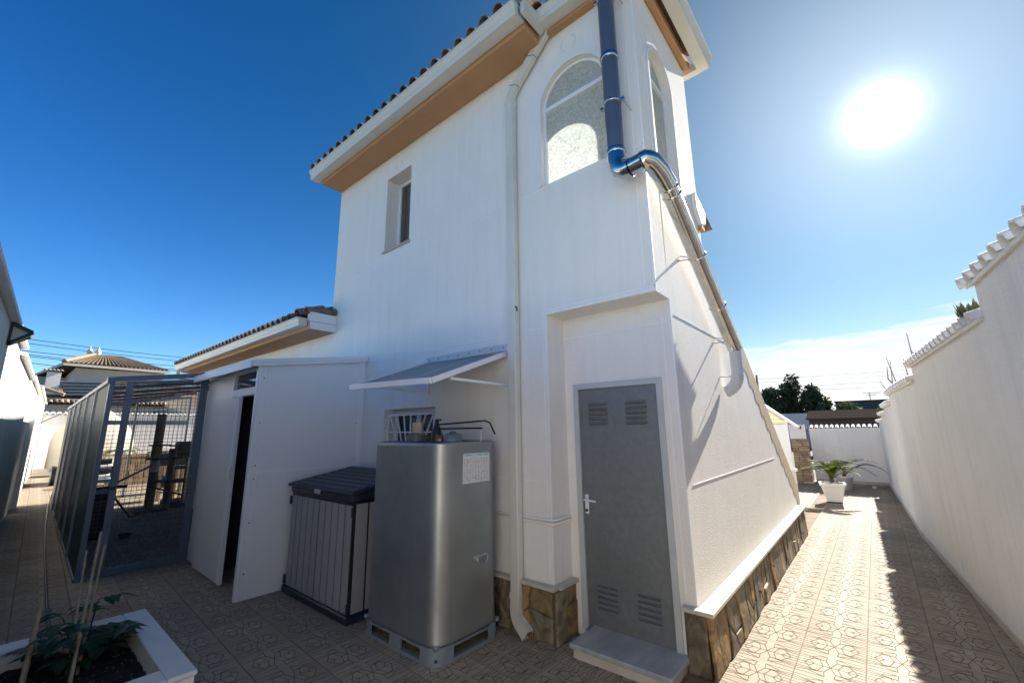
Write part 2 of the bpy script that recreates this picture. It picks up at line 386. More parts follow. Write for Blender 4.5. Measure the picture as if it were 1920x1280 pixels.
def tile_pattern():
    q = []
    half = [((0, 0), (.085, .24)), ((.085, .24), (.27, .24)), ((.27, .24), (.40, 0)), ((.11, 0), (.18, .24)), ((.25, 0), (.33, .13)),
            ((.40, .0), (.5, .0)), ((.34, .10), (.5, .10)), ((.27, .22), (.5, .20)),
            ((.085, .24), (.5, .28)), ((.085, .24), (.5, .35)), ((.07, .42), (.5, .43)), ((.07, .42), (.30, .32)), ((.07, .42), (.085, .24))]
    for (a, b) in half:
        for su in (-1, 1):
            for sv in (-1, 1):
                q.append(((a[0]*su, a[1]*sv), (b[0]*su, b[1]*sv)))
    q.append(((-.40, 0), (.40, 0)))
    return q
PAT = tile_pattern()
TW, TD = .395, .38
def add_tile(mb, cx, cy, rz, w=TW, d_=TD, zoff=0, tilt=(0, 0)):
    ca, sa = math.cos(rz), math.sin(rz)
    def tr(x, y, z): return (cx+x*ca-y*sa, cy+x*sa+y*ca, z+zoff+tilt[0]*x+tilt[1]*y)
    hw, hd = w/2-.0035, d_/2-.0015
    mb.box(-hw, hw, -hd, hd, -.03, .0, 0, fn=tr)
    for (a, b) in PAT:
        ax, ay, bx, by = a[0]*2*hw, a[1]*2*hd, b[0]*2*hw, b[1]*2*hd
        dx, dy = bx-ax, by-ay; ln = math.hypot(dx, dy)
        if ln < 1e-4: continue
        nx, ny = -dy/ln*.0026, dx/ln*.0026
        mb.face([tr(ax-nx, ay-ny, .0009), tr(bx-nx, by-ny, .0009), tr(bx+nx, by+ny, .0009), tr(ax+nx, ay+ny, .0009)], 1)
proto = MB(); add_tile(proto, 0, 0, 0)
tile0 = proto.build('paving_tile', [PAVER, JOINT], recalc=False)
tile0.parent = paving
camM = cam.matrix_world.inverted()
def inview(x, y, z=0, m=1.05):
    p = camM @ Vector((x, y, z))
    if p.z > -.2: return None
    u, v = p.x/-p.z*F/960, p.y/-p.z*F/640
    return (abs(u) < m and abs(v) < m), p.length
def blocked(x, y):
    return (x < -1.2 and y > 3.35 and x > -12.7 and y < (8.6 if x > -2.6 else 9.4)) or y > wxr(y) + 99 or x > wxr(y)+.2 or y < wyl(x) or (-4.4 < x < -3 and y < .7)
cells = []
for i in range(-3, 5):
    for j in range(-3, 44):
        x = -.29+.395*i+.1975; y = 4.08+.38*(j-10)
        if x < -1.15 or y > 17: continue
        cells.append((x, y, 0.0))
TLT = -.04
for i in range(-60, 10):
    for j in range(-8, 44):
        u = .38*i; v = .4*j
        x = -4.54+u; y = 1.25+v+TLT*u
        if x > -1.08-.19 or (x < -16.3 and y > 3.0) or y > 17 or x < -27: continue
        cells.append((x, y, math.atan(TLT)+math.pi/2))
vis = []; rest = []
for c in cells:
    r_ = inview(c[0], c[1])
    if blocked(c[0], c[1]) or r_ is None or not r_[0]:
        if r_ is not None and c[0] < wxr(c[1])+.3 and r_[1] < 9 and not (c[1] > 3.2 and c[0] < -1.3): rest.append((r_[1] if r_ else 9, c))
        continue
    vis.append((r_[1], c))
vis.sort(key=lambda t: t[0])
first = True
for k, (dist, c) in enumerate(vis[:298]):
    if first: t = tile0; first = False
    else: t = bpy.data.objects.new('paving_tile', tile0.data); col.objects.link(t); t.parent = paving
    t.location = (c[0], c[1], rnd.uniform(-.0012, .0012)); t.rotation_euler = (rnd.uniform(-.003, .003), rnd.uniform(-.003, .003), c[2]+rnd.uniform(-.004, .004))
tb = MB()
for dist, c in vis[298:]+rest:
    if dist > 26: continue
    add_tile(tb, c[0], c[1], c[2], zoff=rnd.uniform(-.001, .001))
tb.build('distant_paving_tiles', [PAVER, JOINT], paving, stuff=True, recalc=False)

# ------------------------------------------------------------ the house
HX0, HX1, Y0, YD = -6.34, -1.16, 3.14, 3.42
house = thing('white_house', 'white rendered two-storey house with ochre eaves and a stair turret', 'house', (-3.7, 3.14, 0))
fy = lambda a, b, d_: (a, Y0+d_, b)
front = MB()
outer = [(HX0, 0), (-2.21, 0), (-2.21, 2.74), (HX1, 2.74), (HX1, 5.92), (HX0, 5.92)]
WIN1 = (-4.97, -4.40, 4.17, 5.30); BAS = (-4.78, -3.78, 1.15, 1.96); AW = (-2.19, -1.46, 4.06, 5.29)
front.slab(outer, [rect(*WIN1), rect(*BAS), arch(*AW)], fy, .28)
front.build('wall', STUCCO, house)
dw = MB()    # recessed wall with the doorway
DX0, DX1, DZ0, DZ1 = -2.10, -1.30, .06, 2.08
dw.slab([(-2.35, 0), (DX0, 0), (DX0, DZ1), (DX1, DZ1), (DX1, 0), (HX1, 0), (HX1, 2.74), (-2.35, 2.74)], [], lambda a, b, d_: (a, YD+d_, b), .15)
dw.build('wall', STUCCO, house)
sw = MB()    # stair flank with turret above
fx = lambda a, b, d_: (HX1-d_, a, b)
SW = (3.40, 3.98, 4.02, 5.33)
top_of = lambda y: 3.36-.688*(y-4.98)
sw.slab([(3.57, 0), (8.92, 0), (8.92, top_of(8.92)), (4.6, top_of(4.6)), (4.6, 5.92), (3.42, 5.92), (3.42, 2.74), (3.57, 2.74)], [arch(*SW)], fx, .2)
sw.build('wall', STUCCO, house)
bk = MB()    # turret back wall and floor, body walls
bk.slab(rect(-2.5, -1.36, 3.2, 5.92), [arch(-2.19, -1.46, 4.3, 5.45)], lambda a, b, d_: (a, 4.4+d_, b), .2)
bk.box(-2.7, -2.5, 3.42, 9.2, 0, 5.92); bk.box(HX0, HX0+.2, 3.42, 9.2, 0, 5.92); bk.box(HX0+.2, -2.7, 9.0, 9.2, 0, 5.92)
bk.box(-2.5, -1.36, 3.42, 4.4, 3.75, 3.9)
bk.box(-2.5, -1.36, 4.6, 8.9, 0, .4)
bk.build('rear_wall', STUCCO, house)
st = MB()    # the stair itself behind the flank
for i in range(18):
    y = 8.7-.23*i; st.box(-2.5, -1.36, y-.23, y, 0, .17*(i+1))
st.build('stairs', TRIM, house)
# turret floor ceiling
# ochre band along the stair flank with the scalloped painted edge
band = MB(); pts_t = []; pts_b = []
n = 120
for i in range(n+1):
    y = 5.05+(8.915-5.05)*i/n; zt = top_of(y)+.006
    wv = .33+.05*min(1, (y-5)/1.5)
    tooth = .055*(1 if (i//4) % 2 else 0)+rnd.uniform(-.008, .008)
    if y > 8.3: wv *= 1
    zb = max(zt-wv+tooth, .43)
    pts_t.append((y, zt)); pts_b.append((y, min(zb, zt-.03)))
for i in range(n):
    (y0, t0), (y1, t1) = pts_t[i], pts_t[i+1]; b0, b1 = pts_b[i][1], pts_b[i+1][1]
    X = HX1+.004
    band.face([(X, y0, b0), (X, y1, b1), (X, y1, t1), (X, y0, t0)])
    band.face([(X, y0, t0), (X, y1, t1), (X-.21, y1, t1), (X-.21, y0, t0)])
band.build('painted_stair_band', WOODG, house)
cp = MB()    # thin stone tread ends on the slope
sil = MB(); sil.slab([(4.36, 4.13), (4.58, 4.06), (4.70, 4.0), (4.66, 3.86), (4.50, 3.80), (4.36, 3.95)], [], lambda a, b, d_: (HX1+.05-d_, a, b), .05)
sil.build('sloping_ledge', TRIM, house, bevel=.01)
sil = MB(); sil.box(HX1+.003, HX1+.045, 4.50, 4.60, 3.765, 3.802); sil.build('ledge_underside', OCHRE, house)

# beads (render joints)
bd = lambda: MB()
def hbead(x0, x1, z, y=Y0):
    MB().box(x0, x1, y-.004, y+.002, z-.005, z+.005).build('render_joint', BEAD, house)
def ybead(y0_, y1_, z, x=HX1):
    MB().box(x-.002, x+.004, y0_, y1_, z-.005, z+.005).build('render_joint', BEAD, house)
hbead(HX0, HX1, 4.04); hbead(HX0, -2.215, 2.62); hbead(HX0, -2.215, 1.25); hbead(-2.208, DX0-.03, 1.25, YD); hbead(DX1+.06, HX1, 1.25, YD); hbead(-2.208, HX1, 2.55, YD)
ybead(3.575, 7.1, 1.25); ybead(3.50, 5.3, 2.62)
MB().box(HX1-.002, HX1+.004, 4.08, 4.6, 4.0, 4.01).build('render_joint', BEAD, house)
def vbead(x, z0, z1, y=Y0):
    MB().box(x-.004, x+.004, y-.004, y+.002, z0, z1).build('render_joint', BEAD, house)
vbead(-4.24, 4.17, 5.33); vbead(-5.03, 4.17, 5.33); hbead(-5.03, -4.24, 4.12); vbead(-2.25, .46, 2.78); hbead(-2.25, HX1, 2.785)
# corner beads and the paired edge moulding
for (x, y, z0, z1) in ((HX1, Y0, 2.74, 5.86), (HX1, YD, .46, 2.74), (-2.21, Y0, .46, 2.74)):
    MB().box(x-.010, x+.003, y-.004, y+.010, z0, z1).build('corner_bead', BEAD, house)
for (x, y, z0, z1) in ((HX1-.085, Y0, 2.80, 5.86), (HX1-.075, YD, .46, 2.6)):
    MB().box(x-.005, x+.005, y-.005, y+.002, z0, z1).build('corner_bead', BEAD, house)
MB().box(-2.18, HX1, Y0-.007, Y0+.004, 2.742, 2.762).build('lintel_bead', BEAD, house)
# cable moulding across the facade near the ground
m_ = MB()
for dz in (0, .03):
    m_.tube([(-3.0, Y0-.008, .915+dz), (-2.23, Y0-.008, .905+dz), (-2.198, Y0-.004, .905+dz), (-2.2, YD-.012, .905+dz)], .012, 8)
m_.build('surface_cable_duct', TRIM, house)
# keyhole arcs over the windows
def arc3(cx, cz, r, a0, a1, fn, rad=.006):
    return [fn(cx+r*math.cos(R(a)), cz+r*math.sin(R(a))) for a in [a0+(a1-a0)*i/12 for i in range(13)]]
for cx, cz, rr in ((-4.70, 5.43, .075), (-1.84, 5.52, .085)):
    for a0, a1 in ((-60, 70), (110, 240)):
        MB().tube(arc3(cx, cz, rr, a0, a1, lambda a, b: (a, Y0-.001, b)), .005, 6).build('keystone_arc', TRIM, house)
MB().tube(arc3(3.66, 5.42, .20, 20, 230, lambda a, b: (HX1+.001, a, b)), .005, 6).build('keystone_arc', TRIM, house)

# small upper window
x0, x1, z0, z1 = WIN1
w = MB()
w.slab(rect(x0, x1, z0, z1), [rect(x0+.05, x1-.05, z0+.05, z1-.05)], lambda a, b, d_: (a, Y0+.2+d_, b), .05)
wf = w.build('window_frame', ALU, house, bevel=.004)
MB().box(x0+.05, x1-.05, Y0+.225, Y0+.235, z0+.05, z1-.05).build('shutter', SHUT, wf)
sh = MB()
for i in range(4): sh.box(x0+.07+.115*i, x0+.16+.115*i, Y0+.213, Y0+.2255, z0+.08, z1-.08)
sh.build('shutter_board', SHUT, wf, bevel=.006)
MB().box(x0-.03, x1+.03, Y0-.025, Y0+.19, z0-.03, z0+.004).build('window_sill', SILL, house, bevel=.004)
# basement window with fan grille
x0, x1, z0, z1 = BAS
w = MB(); w.slab(rect(x0, x1, z0, z1), [rect(x0+.05, (x0+x1)/2-.025, z0+.05, z1-.05), rect((x0+x1)/2+.025, x1-.05, z0+.05, z1-.05)], lambda a, b, d_: (a, Y0+.17+d_, b), .04)
wf = w.build('window_frame', ALU, house)
MB().box(x0+.05, x1-.05, Y0+.185, Y0+.19, z0+.05, z1-.05).build('pane', GLASSD, wf)
gr = MB(); gx0, gx1, gz0, gz1 = x0+.07, x1-.04, z0+.05, z1-.07
gy = Y0+.03
gr.bar((gx0, gy, gz0), (gx0, gy, gz1), .022, .022).bar((gx1, gy, gz0), (gx1, gy, gz1), .022, .022).bar((gx0, gy, gz1), (gx1, gy, gz1), .022, .022).bar((gx0, gy, gz0), (gx1, gy, gz0), .022, .022)
gr.bar((gx0-.07, gy, z0+.55), (gx0, gy, z0+.55), .02, .02).bar((gx1, gy, z0+.55), (gx1+.04, gy, z0+.55), .02, .02)
gr.bar((gx0, gy, z0+.53), (gx1, gy, z0+.53), .012, .012)
gg = gr.build('window_grille', ALU, house)
for i in range(7):
    t = i/6; xa = gx0+.02+(gx1-gx0-.04)*t; xb = (gx0+gx1)/2+(xa-(gx0+gx1)/2)*.18
    MB().bar((xa, gy+.002, gz1), (xb, gy+.002, gz0+.05), .017, .012).build('grille_bar', ALU, gg)
# arched windows (front and flank)
def arched(win, fn, depth, glass, sealed=False):
    x0, x1, z0, zt = win
    w = MB(); w.slab(arch(x0, x1, z0, zt), [arch(x0+.028, x1-.028, z0+.028, zt-.028)], lambda a, b, d_: fn(a, b, depth+d_), .04)
    zb = zt-(x1-x0)/2-.0
    w.slab(rect(x0+.028, x1-.028, zb-.022, zb+.022), [], lambda a, b, d_: fn(a, b, depth-.004+d_), .045)
    f_ = w.build('window_frame', ALU, house)
    p = MB(); p.slab(arch(x0+.028, x1-.028, z0+.028, zt-.028), [], lambda a, b, d_: fn(a, b, depth+.02+d_), .004)
    p.build('frosted_pane', glass, f_)
    o = .07
    for k, (oi_, oo, pr_) in enumerate(((.036, .075, .012), (.002, .035, .024))):
        t = MB(); A = arch(x0-oi_, x1+oi_, z0, zt+oi_, 28); B = arch(x0-oo, x1+oo, z0, zt+oo, 28)
        seq = list(range(1, len(A)))+[0]
        rows = [[fn(*A[i], .002), fn(*A[i], -pr_), fn(*B[i], -pr_), fn(*B[i], .002)] for i in seq]
        t.grid(rows, smooth=False); t.face(rows[0]); t.face(rows[-1])
        t.build('arch_moulding', TRIM, house)
arched(AW, fy, .03, FROST)
arched(SW, fx, .05, FROST)
w = MB(); w.slab(arch(-2.19, -1.46, 4.3, 5.45), [arch(-2.16, -1.49, 4.33, 5.42)], lambda a, b, d_: (a, 4.5+d_, b), .03); w.build('window_frame', ALU, house)

# eaves, gutters, roofs
def gutter(name, p0, p1, out, w=.15, h=.13, parent=house, caps=True):
    """ogee-ish box gutter between p0 and p1 (back bottom edge), opening upward; out = horizontal unit vector away from the wall"""
    p0 = Vector(p0); p1 = Vector(p1); o = Vector(out)
    prof = [(0, h*.98), (0, 0), (w*.78, -.0), (w*.86, h*.32), (w*.82, h*.45), (w*.98, h*.82), (w*1.04, h*.9), (w*1.04, h), (w*.97, h), (w*.93, h*.88), (w*.76, h*.46), (w*.78, h*.30), (w*.72, .008), (.008, .008), (.008, h*.98)]
    m = MB(); rows = [[p+o*a+Vector((0, 0, b)) for a, b in prof] for p in (p0, p1)]
    m.grid(rows, True, 0, False)
    for e in rows: m.face([e[i] for i in (1, 2, 3, 4, 5, 6, 7, 0)])
    return m.build(name, GUTTER, parent, bevel=0)
# main roof
s_ = MB(); s_.box(HX0-.02, -2.13, 2.80, Y0-.002, 5.64, 5.80); s_.build('soffit', OCHRE, house, bevel=.012)
gutter('gutter', (-6.44, 2.795, 5.69), (-2.13, 2.795, 5.69), (0, -1, 0), .17, .14)
gutter('gutter', (-2.10, 2.70, 5.70), (-2.10, 3.02, 5.70), (1, 0, 0), .06, .13)
m = MB(); m.tube([(-2.135, 2.72, 5.72), (-2.13, 2.70, 5.76), (-2.14, 2.70, 5.84), (-2.135, 2.74, 5.86)], .006, 6); m.build('gutter_hook', WIRE, house)
gutter('gutter', (-2.18, 3.065, 5.76), (-0.98, 3.065, 5.76), (0, -1, 0), .15, .13)
gutter('gutter', (-1.035, 3.06, 5.86), (-1.035, 4.80, 5.86), (1, 0, 0), .16, .13)
gutter('gutter', (-1.035, 4.72, 5.86), (-1.40, 4.72, 5.86), (0, 1, 0), .11, .12)
m = MB(); m.box(-2.14, HX1+.06, 3.066, Y0-.002, 5.72, 5.86); m.build('fascia', OCHRE, house)
m = MB(); m.box(HX1+.002, HX1+.07, 3.07, 4.66, 5.82, 5.95); m.build('fascia', OCHRE, house, bevel=.01)
# roof slopes
def cover_tile(p, dirv, length=.42, r0=.075, r1=.062, t=.012, n=7):
    """one curved clay tile: p = centre of its lower end on the roof plane, dirv = up the slope"""
    dv = Vector(dirv).normalized(); side = dv.cross(Vector((0, 0, 1))).normalized(); nn = side.cross(dv).normalized()
    mb = MB(); A = []; B = []
    for (q, rad) in ((Vector(p), r0), (Vector(p)+dv*length, r1)):
        A.append([q+side*rad*math.cos(math.pi*k/n)+nn*rad*math.sin(math.pi*k/n) for k in range(n+1)])
        B.append([q+side*(rad-t)*math.cos(math.pi*k/n)+nn*(rad-t)*math.sin(math.pi*k/n) for k in range(n+1)])
    mb.grid(A); mb.grid(B, flip=True); mb.grid([A[0], B[0]], smooth=False, flip=True); mb.grid([A[1], B[1]], smooth=False)
    return mb
def roof_slope(parent, p0, p1, up_, length, rowmat=CLAY, pitch=.2, far=True, name='roof', tilelen=.42, individual=True):
    """p0-p1 eave line, up_ = vector up the slope"""
    p0 = Vector(p0); p1 = Vector(p1); e = (p1-p0); n_ = int(e.length/pitch); e.normalize(); upn = Vector(up_).normalized()
    nn = e.cross(upn); nn = nn if nn.z > 0 else -nn
    m = MB(); S = 8; rows = []
    for j in (0, 1):
        q = p0+upn*length*j
        rows.append([q+e*(pitch*k/S)+nn*(.03*math.cos(2*math.pi*k/S)+.0) for k in range(n_*S+1)])
    m.grid(rows); b = [p-nn*.06 for p in (rows[0][0], rows[0][-1], rows[1][-1], rows[1][0])]; m.face(b)
    rf = m.build(name, rowmat, parent)
    BASE[rf.name] = BASE[parent.name]
    for k in range(n_):
        q = p0+e*pitch*(k+.5)
        for c in range(2):
            qq = q+upn*(c*.34-.06)+nn*(.012+.016*c)
            cover_tile(qq+e*rnd.uniform(-.008, .008), upn+e*rnd.uniform(-.02, .02)).build('roof_tile', rowmat, rf, recalc=False)
    return rf
roof_slope(house, (-6.44, 2.70, 5.865), (-2.12, 2.70, 5.865), (0, 1, .42), 3.6)
m = MB(); m.face([(-6.44, 5.95, 7.25), (-2.12, 5.95, 7.25), (-2.12, 9.4, 5.9), (-6.44, 9.4, 5.9)])
m.slab([(3.42, 5.9), (9.2, 5.9), (5.95, 7.2)], [], lambda a, b, d_: (HX0+.0+d_, a, b), .2); m.slab([(3.2, 5.9), (9.2, 5.9), (5.95, 7.2)], [], lambda a, b, d_: (-2.35+d_, a, b), .2)
m.build('roof', CLAY, house)
roof_slope(house, (-2.16, 2.98, 5.92), (-0.92, 2.98, 5.92), (0, 1, .4), 1.0)
roof_slope(house, (-1.0, 3.0, 5.985), (-1.0, 4.76, 5.985), (-1, 0, .4), .9)
m = MB(); m.box(-2.5, -1.12, 3.2, 4.7, 5.93, 6.0); m.build('roof_deck', TRIM, house)
# brown rendered verge at the meeting of both roofs
m = MB(); m.slab([(2.78, 5.84), (5.9, 7.15), (5.9, 7.35), (2.78, 6.05)], [], lambda a, b, d_: (-2.10-d_, a, b), .10); m.build('roof_verge', CLAY, house)
# square downpipe
dp = MB()
dpx = -2.565
def sq(path, wx, wy, fnmat=0):
    m = MB(); rows = []
    for i, p in enumerate(path):
        p = Vector(p)
        if i == 0: t = Vector(path[1])-p
        elif i == len(path)-1: t = p-Vector(path[i-1])
        else: t = (Vector(path[i+1])-p).normalized()+(p-Vector(path[i-1])).normalized()
        t.normalize(); a = Vector((0, 1, 0)); s1 = t.cross(a).normalized(); s2 = s1.cross(t).normalized()
        rows.append([p+s1*wx/2*i1+s2*wy/2*i2 for i1, i2 in ((-1, -1), (1, -1), (1, 1), (-1, 1))])
    m.grid(rows, True, 0, False); m.face(rows[0]); m.face(rows[-1]); return m
dpy = Y0-.055
sq([(dpx, dpy, .24), (dpx, dpy, 2.5), (dpx, dpy, 5.22)], .098, .075).build('downpipe', GUTTER, house, bevel=.008)
sq([(dpx, dpy, 5.20), (dpx+.01, dpy, 5.27), (dpx+.05, dpy, 5.33), (-2.18, dpy, 5.66), (-2.08, dpy, 5.75), (-2.06, dpy, 5.84)], .092, .07).build('downpipe_elbow', GUTTER, house, bevel=.006)
for p, s2_ in (((dpx, dpy, 5.19), .108), ((dpx, dpy, .30), .106), ((dpx, dpy, 2.45), .104)):
    MB().box(p[0]-s2_/2, p[0]+s2_/2, p[1]-.043, p[1]+.043, p[2]-.025, p[2]+.025).build('pipe_collar', GUTTER, house, bevel=.004)
for q in ((-2.50, 5.365), (-2.26, 5.585)):
    MB().tube([(q[0]-.05, dpy-.04, q[1]+.02), (q[0]+.06, dpy-.042, q[1]-.04), (q[0]+.065, dpy+.0, q[1]-.05)], .003, 6).build('pipe_clip', WIRE, house)
MB().tube([(dpx+.05, dpy-.03, 2.86), (dpx+.065, dpy-.03, 2.86), (dpx+.065, dpy-.02, 2.82)], .008, 6).build('pipe_clip', WIRE, house)
shoe = MB(); rows = []
pth = [(dpx, dpy, .27), (dpx, dpy, .20)]
for i in range(13):
    a = R(46*i/12); pth.append((dpx+.12*(1-math.cos(a))*1.5, dpy-.02*i/12, .20-.14*math.sin(a)))
pth.append((dpx+.135, dpy-.03, .035))
for i, p in enumerate(pth):
    p = Vector(p); t = (Vector(pth[min(i+1, len(pth)-1)])-Vector(pth[max(i-1, 0)])).normalized(); s1 = t.cross(Vector((0, 1, 0))).normalized(); s2 = s1.cross(t).normalized()
    k = 1+.035*(i % 2)
    rows.append([p+s1*.046*k*i1+s2*.038*k*i2 for i1, i2 in ((-1, -1), (1, -1), (1, 1), (-1, 1))])
shoe.grid(rows, True, 0, False); shoe.build('downpipe_shoe', GUTTER, house)

# plinth: mortar core, split-stone facing, marble cap
core = MB()
core.box(-2.95, -2.20, Y0-.03, Y0-.003, 0, .40); core.box(-2.198, -2.18, Y0-.03, YD-.002, 0, .40)
core.box(DX1+.05, HX1+.065, YD-.03, YD-.003, 0, .40); core.box(HX1+.003, HX1+.065, YD-.003, 8.52, 0, .40)
core.build('plinth', MORTAR, house)
def flags(u0, u1, v0, v1, fn, cw, gap=.006, rows_=2, proud=.02):
    nc = max(1, round((u1-u0)/cw)); us = [u0+(u1-u0)*i/nc for i in range(nc+1)]
    P = {}
    for i in range(nc+1):
        for j in range(rows_+1):
            ju = 0 if i in (0, nc) else rnd.uniform(-.36, .36)*cw; jv = 0 if j in (0, rows_) else rnd.uniform(-.62, .62)*(v1-v0)/rows_
            P[i, j] = (us[i]+ju, v0+(v1-v0)*j/rows_+jv)
    mids = {}
    def mid(a, b, k):
        if k not in mids: mids[k] = ((a[0]+b[0])/2+rnd.uniform(-.02, .02), (a[1]+b[1])/2+rnd.uniform(-.02, .02))
        return mids[k]
    for i in range(nc):
        j = 0
        while j < rows_:
            span = 2 if (rows_-j >= 2 and rnd.random() < .45) else 1
            j2 = j+span
            a, b, c, d_ = P[i, j], P[i+1, j], P[i+1, j2], P[i, j2]
            poly = [a, b]
            if span == 2: poly += [P[i+1, j+1]]
            else: poly += [mid(b, c, ('v', i+1, j)) if i+1 < nc else ((b[0]+c[0])/2, (b[1]+c[1])/2)]
            poly += [c, d_]
            if span == 2: poly += [P[i, j+1]]
            else: poly += [mid(a, d_, ('v', i, j)) if i > 0 else ((a[0]+d_[0])/2, (a[1]+d_[1])/2)]
            cx = sum(p[0] for p in poly)/len(poly); cy = sum(p[1] for p in poly)/len(poly)
            def ins(p, g_):
                dx, dy = p[0]-cx, p[1]-cy; L_ = math.hypot(dx, dy); k = max(.2, (L_-g_)/L_); return (cx+dx*k, cy+dy*k)
            A = [ins(p, gap) for p in poly]; B = [ins(p, gap+.012) for p in poly]
            pr_ = proud*rnd.uniform(.5, 1.25); m = MB(); n_ = len(A)
            for k in range(n_):
                k2 = (k+1) % n_
                m.face([fn(*A[k], 0), fn(*A[k2], 0), fn(*A[k2], pr_*.7), fn(*A[k], pr_*.7)]); m.face([fn(*A[k], pr_*.7), fn(*A[k2], pr_*.7), fn(*B[k2], pr_), fn(*B[k], pr_)], 0, True)
            m.face([fn(*p, pr_) for p in B], 0)
            m.build('stone', STONE, house)
            j = j2
flags(-2.95, -2.20, .0, .40, lambda u, v, p: (u, Y0-.03-p, v), .17)
flags(Y0-.04, YD-.005, .0, .40, lambda u, v, p: (-2.18+p, u, v), .16)
flags(DX1+.055, HX1+.07, .0, .40, lambda u, v, p: (u, YD-.03-p, v), .24, rows_=1)
flags(YD-.04, 8.54, .0, .40, lambda u, v, p: (HX1+.065+p*1.2+(.40-v)*.06, u, v), .145)
def capstone(x0, x1, y0_, y1_, z=.405):
    MB().box(x0, x1, y0_, y1_, z, z+.028).build('plinth_cap', CAPM, house, bevel=.004)
capstone(-3.0, -2.165, Y0-.075, Y0-.002); capstone(-2.208, -2.14, Y0-.075+.074, YD-.002, .4052)
capstone(DX1+.05, HX1+.002, YD-.075, YD-.002)
yy = YD-.075; k = 0
while yy < 8.5:
    y2 = min(yy+.98, 8.56); capstone(HX1+.0035, HX1+.125, yy+.0015, y2-.0015, .4045); yy = y2

# door
dr = MB(); dr.slab([(DX0-.02, DZ0), (DX0+.03, DZ0), (DX0+.03, DZ1-.03), (DX1-.03, DZ1-.03), (DX1-.03, DZ0), (DX1+.02, DZ0), (DX1+.02, DZ1+.02), (DX0-.02, DZ1+.02)], [], lambda a, b, d_: (a, YD-.016+d_, b), .05)
dr.build('door_frame', mat('greyish_white_frame', (.50, .53, .54), .4, var=.08, vs=6), house, bevel=.003)
LX0, LX1, LZ0, LZ1 = DX0+.032, DX1-.032, DZ0+.01, DZ1-.034
door = MB(); door.box(LX0, LX1, YD+.004, YD+.036, LZ0, LZ1)
dobj = door.build('door', GALVD, house, bevel=.003)
dobj['label'] = 'mottled grey galvanised steel door with four louvre vents'
for (cx, cz, tl) in ((LX0+.19, 1.82, 0), (LX1-.19, 1.82, 0), (LX0+.19, .33, 0), (LX1-.19, .33, 0)):
    for i in range(5):
        zz = cz+.09-.042*i
        m = MB(); rows = [[(cx+sx*.095, YD+.0035-(.010 if k == 1 else 0), zz+(.013, .004, -.011)[k]) for k in (0, 1, 2)] for sx in (-1, 1)]
        m.grid(rows, False, 0, False)
        m.face([(cx-.095, YD+.0035, zz+.013), (cx-.095, YD-.0065, zz+.004), (cx-.095, YD+.0035, zz-.011)]); m.face([(cx+.095, YD+.0035, zz+.013), (cx+.095, YD-.0065, zz+.004), (cx+.095, YD+.0035, zz-.011)])
        m.face([(cx-.088, YD-.001, zz-.0115), (cx+.088, YD-.001, zz-.0115), (cx+.088, YD-.001, zz-.0155), (cx-.088, YD-.001, zz-.0155)], 1)
        m.build('louvre', [GALVD, DARK], dobj)
m = MB(); m.box(LX0+.02, LX0+.056, YD-.006, YD+.003, .97, 1.13); m.build('handle_plate', ALU, dobj, bevel=.004)
m = MB(); m.tube([(LX0+.038, YD, 1.09), (LX0+.038, YD-.045, 1.09), (LX0+.05, YD-.05, 1.09), (LX0+.15, YD-.05, 1.085)], .009, 10); m.build('handle', ALU, dobj)
m = MB(); m.lathe((0, 0, 0), [(.001, .0), (.012, .0), (.012, .008), (.001, .008)], 12)
m.v = [Vector((LX0+.038+v.x, YD-.006-v.z, 1.0+v.y)) for v in m.v]; m.build('keyhole', DARK, dobj)
stp = MB(); stp.box(-2.02, -1.235, 3.04, 3.50, .065, .10); stp.build('door_step', MARBLE, house, bevel=.005)
stp = MB(); stp.box(-1.995, -1.26, 3.06, 3.50, 0, .0645); stp.build('step_riser', CAPM, house)

# ------------------------------------------------------------ single-storey wing (part of the house)
WX0 = -12.6
m = MB(); m.slab(rect(WX0, HX0-.0, 0, 3.2), [], fy, .2); m.box(WX0, WX0+.2, Y0+.2, 9.2, 0, 3.2); m.build('wing_wall', STUCCO, house)
m = MB(); m.box(-13.25, -6.205, 2.75, Y0-.002, 3.20, 3.33); m.build('wing_soffit', OCHRE, house, bevel=.01)
m = MB(); m.box(-6.203, -6.185, 2.74, Y0-.003, 3.195, 3.305); m.box(-6.203, -6.178, 2.725, Y0-.003, 3.309, 3.45); m.box(-6.35, -6.2035, 2.76, Y0-.003, 3.331, 3.45); m.build('wing_eave_end', TRIM, house, bevel=.003)
gutter('gutter', (-13.3, 2.745, 3.25), (-6.31, 2.745, 3.25), (0, -1, 0), .15, .12)
roof_slope(house, (-13.3, 2.66, 3.40), (-6.40, 2.66, 3.40), (0, 1, .38), 3.3)
m = MB(); m.face([(-13.3, 5.7, 4.6), (-6.4, 5.7, 4.6), (-6.4, 9.4, 3.2), (-13.3, 9.4, 3.2)])
m.slab([(3.34, 3.2), (9.2, 3.2), (5.7, 4.55)], [], lambda a, b, d_: (WX0+d_, a, b), .2); m.build('roof', CLAY, house)
for i in range(2):
    cover_tile((-6.28, 2.70+.36*i, 3.44+.05*i), (0, 1, .10), .46, .10, .09, .016).build('verge_tile', CLAY, house, recalc=False)
cover_tile((-6.46, 2.66, 3.43), (0, 1, .38), .42, .10, .09, .016).build('verge_tile', CLAY, house, recalc=False)
for i in range(7):
    cover_tile((-13.3, 2.72+.4*i, 3.46+.152*i), (0, 1, .38), .44, .10, .09, .016).build('verge_tile', CLAY, house, recalc=False)
m = MB(); sqp = sq([(-13.2, 2.68, 3.26), (-13.2, 2.68, 3.1), (-13.0, 3.0, 2.9), (-12.75, 3.08, 2.8), (-12.75, 3.08, .1)], .08, .07); sqp.build('downpipe', GUTTER, house)

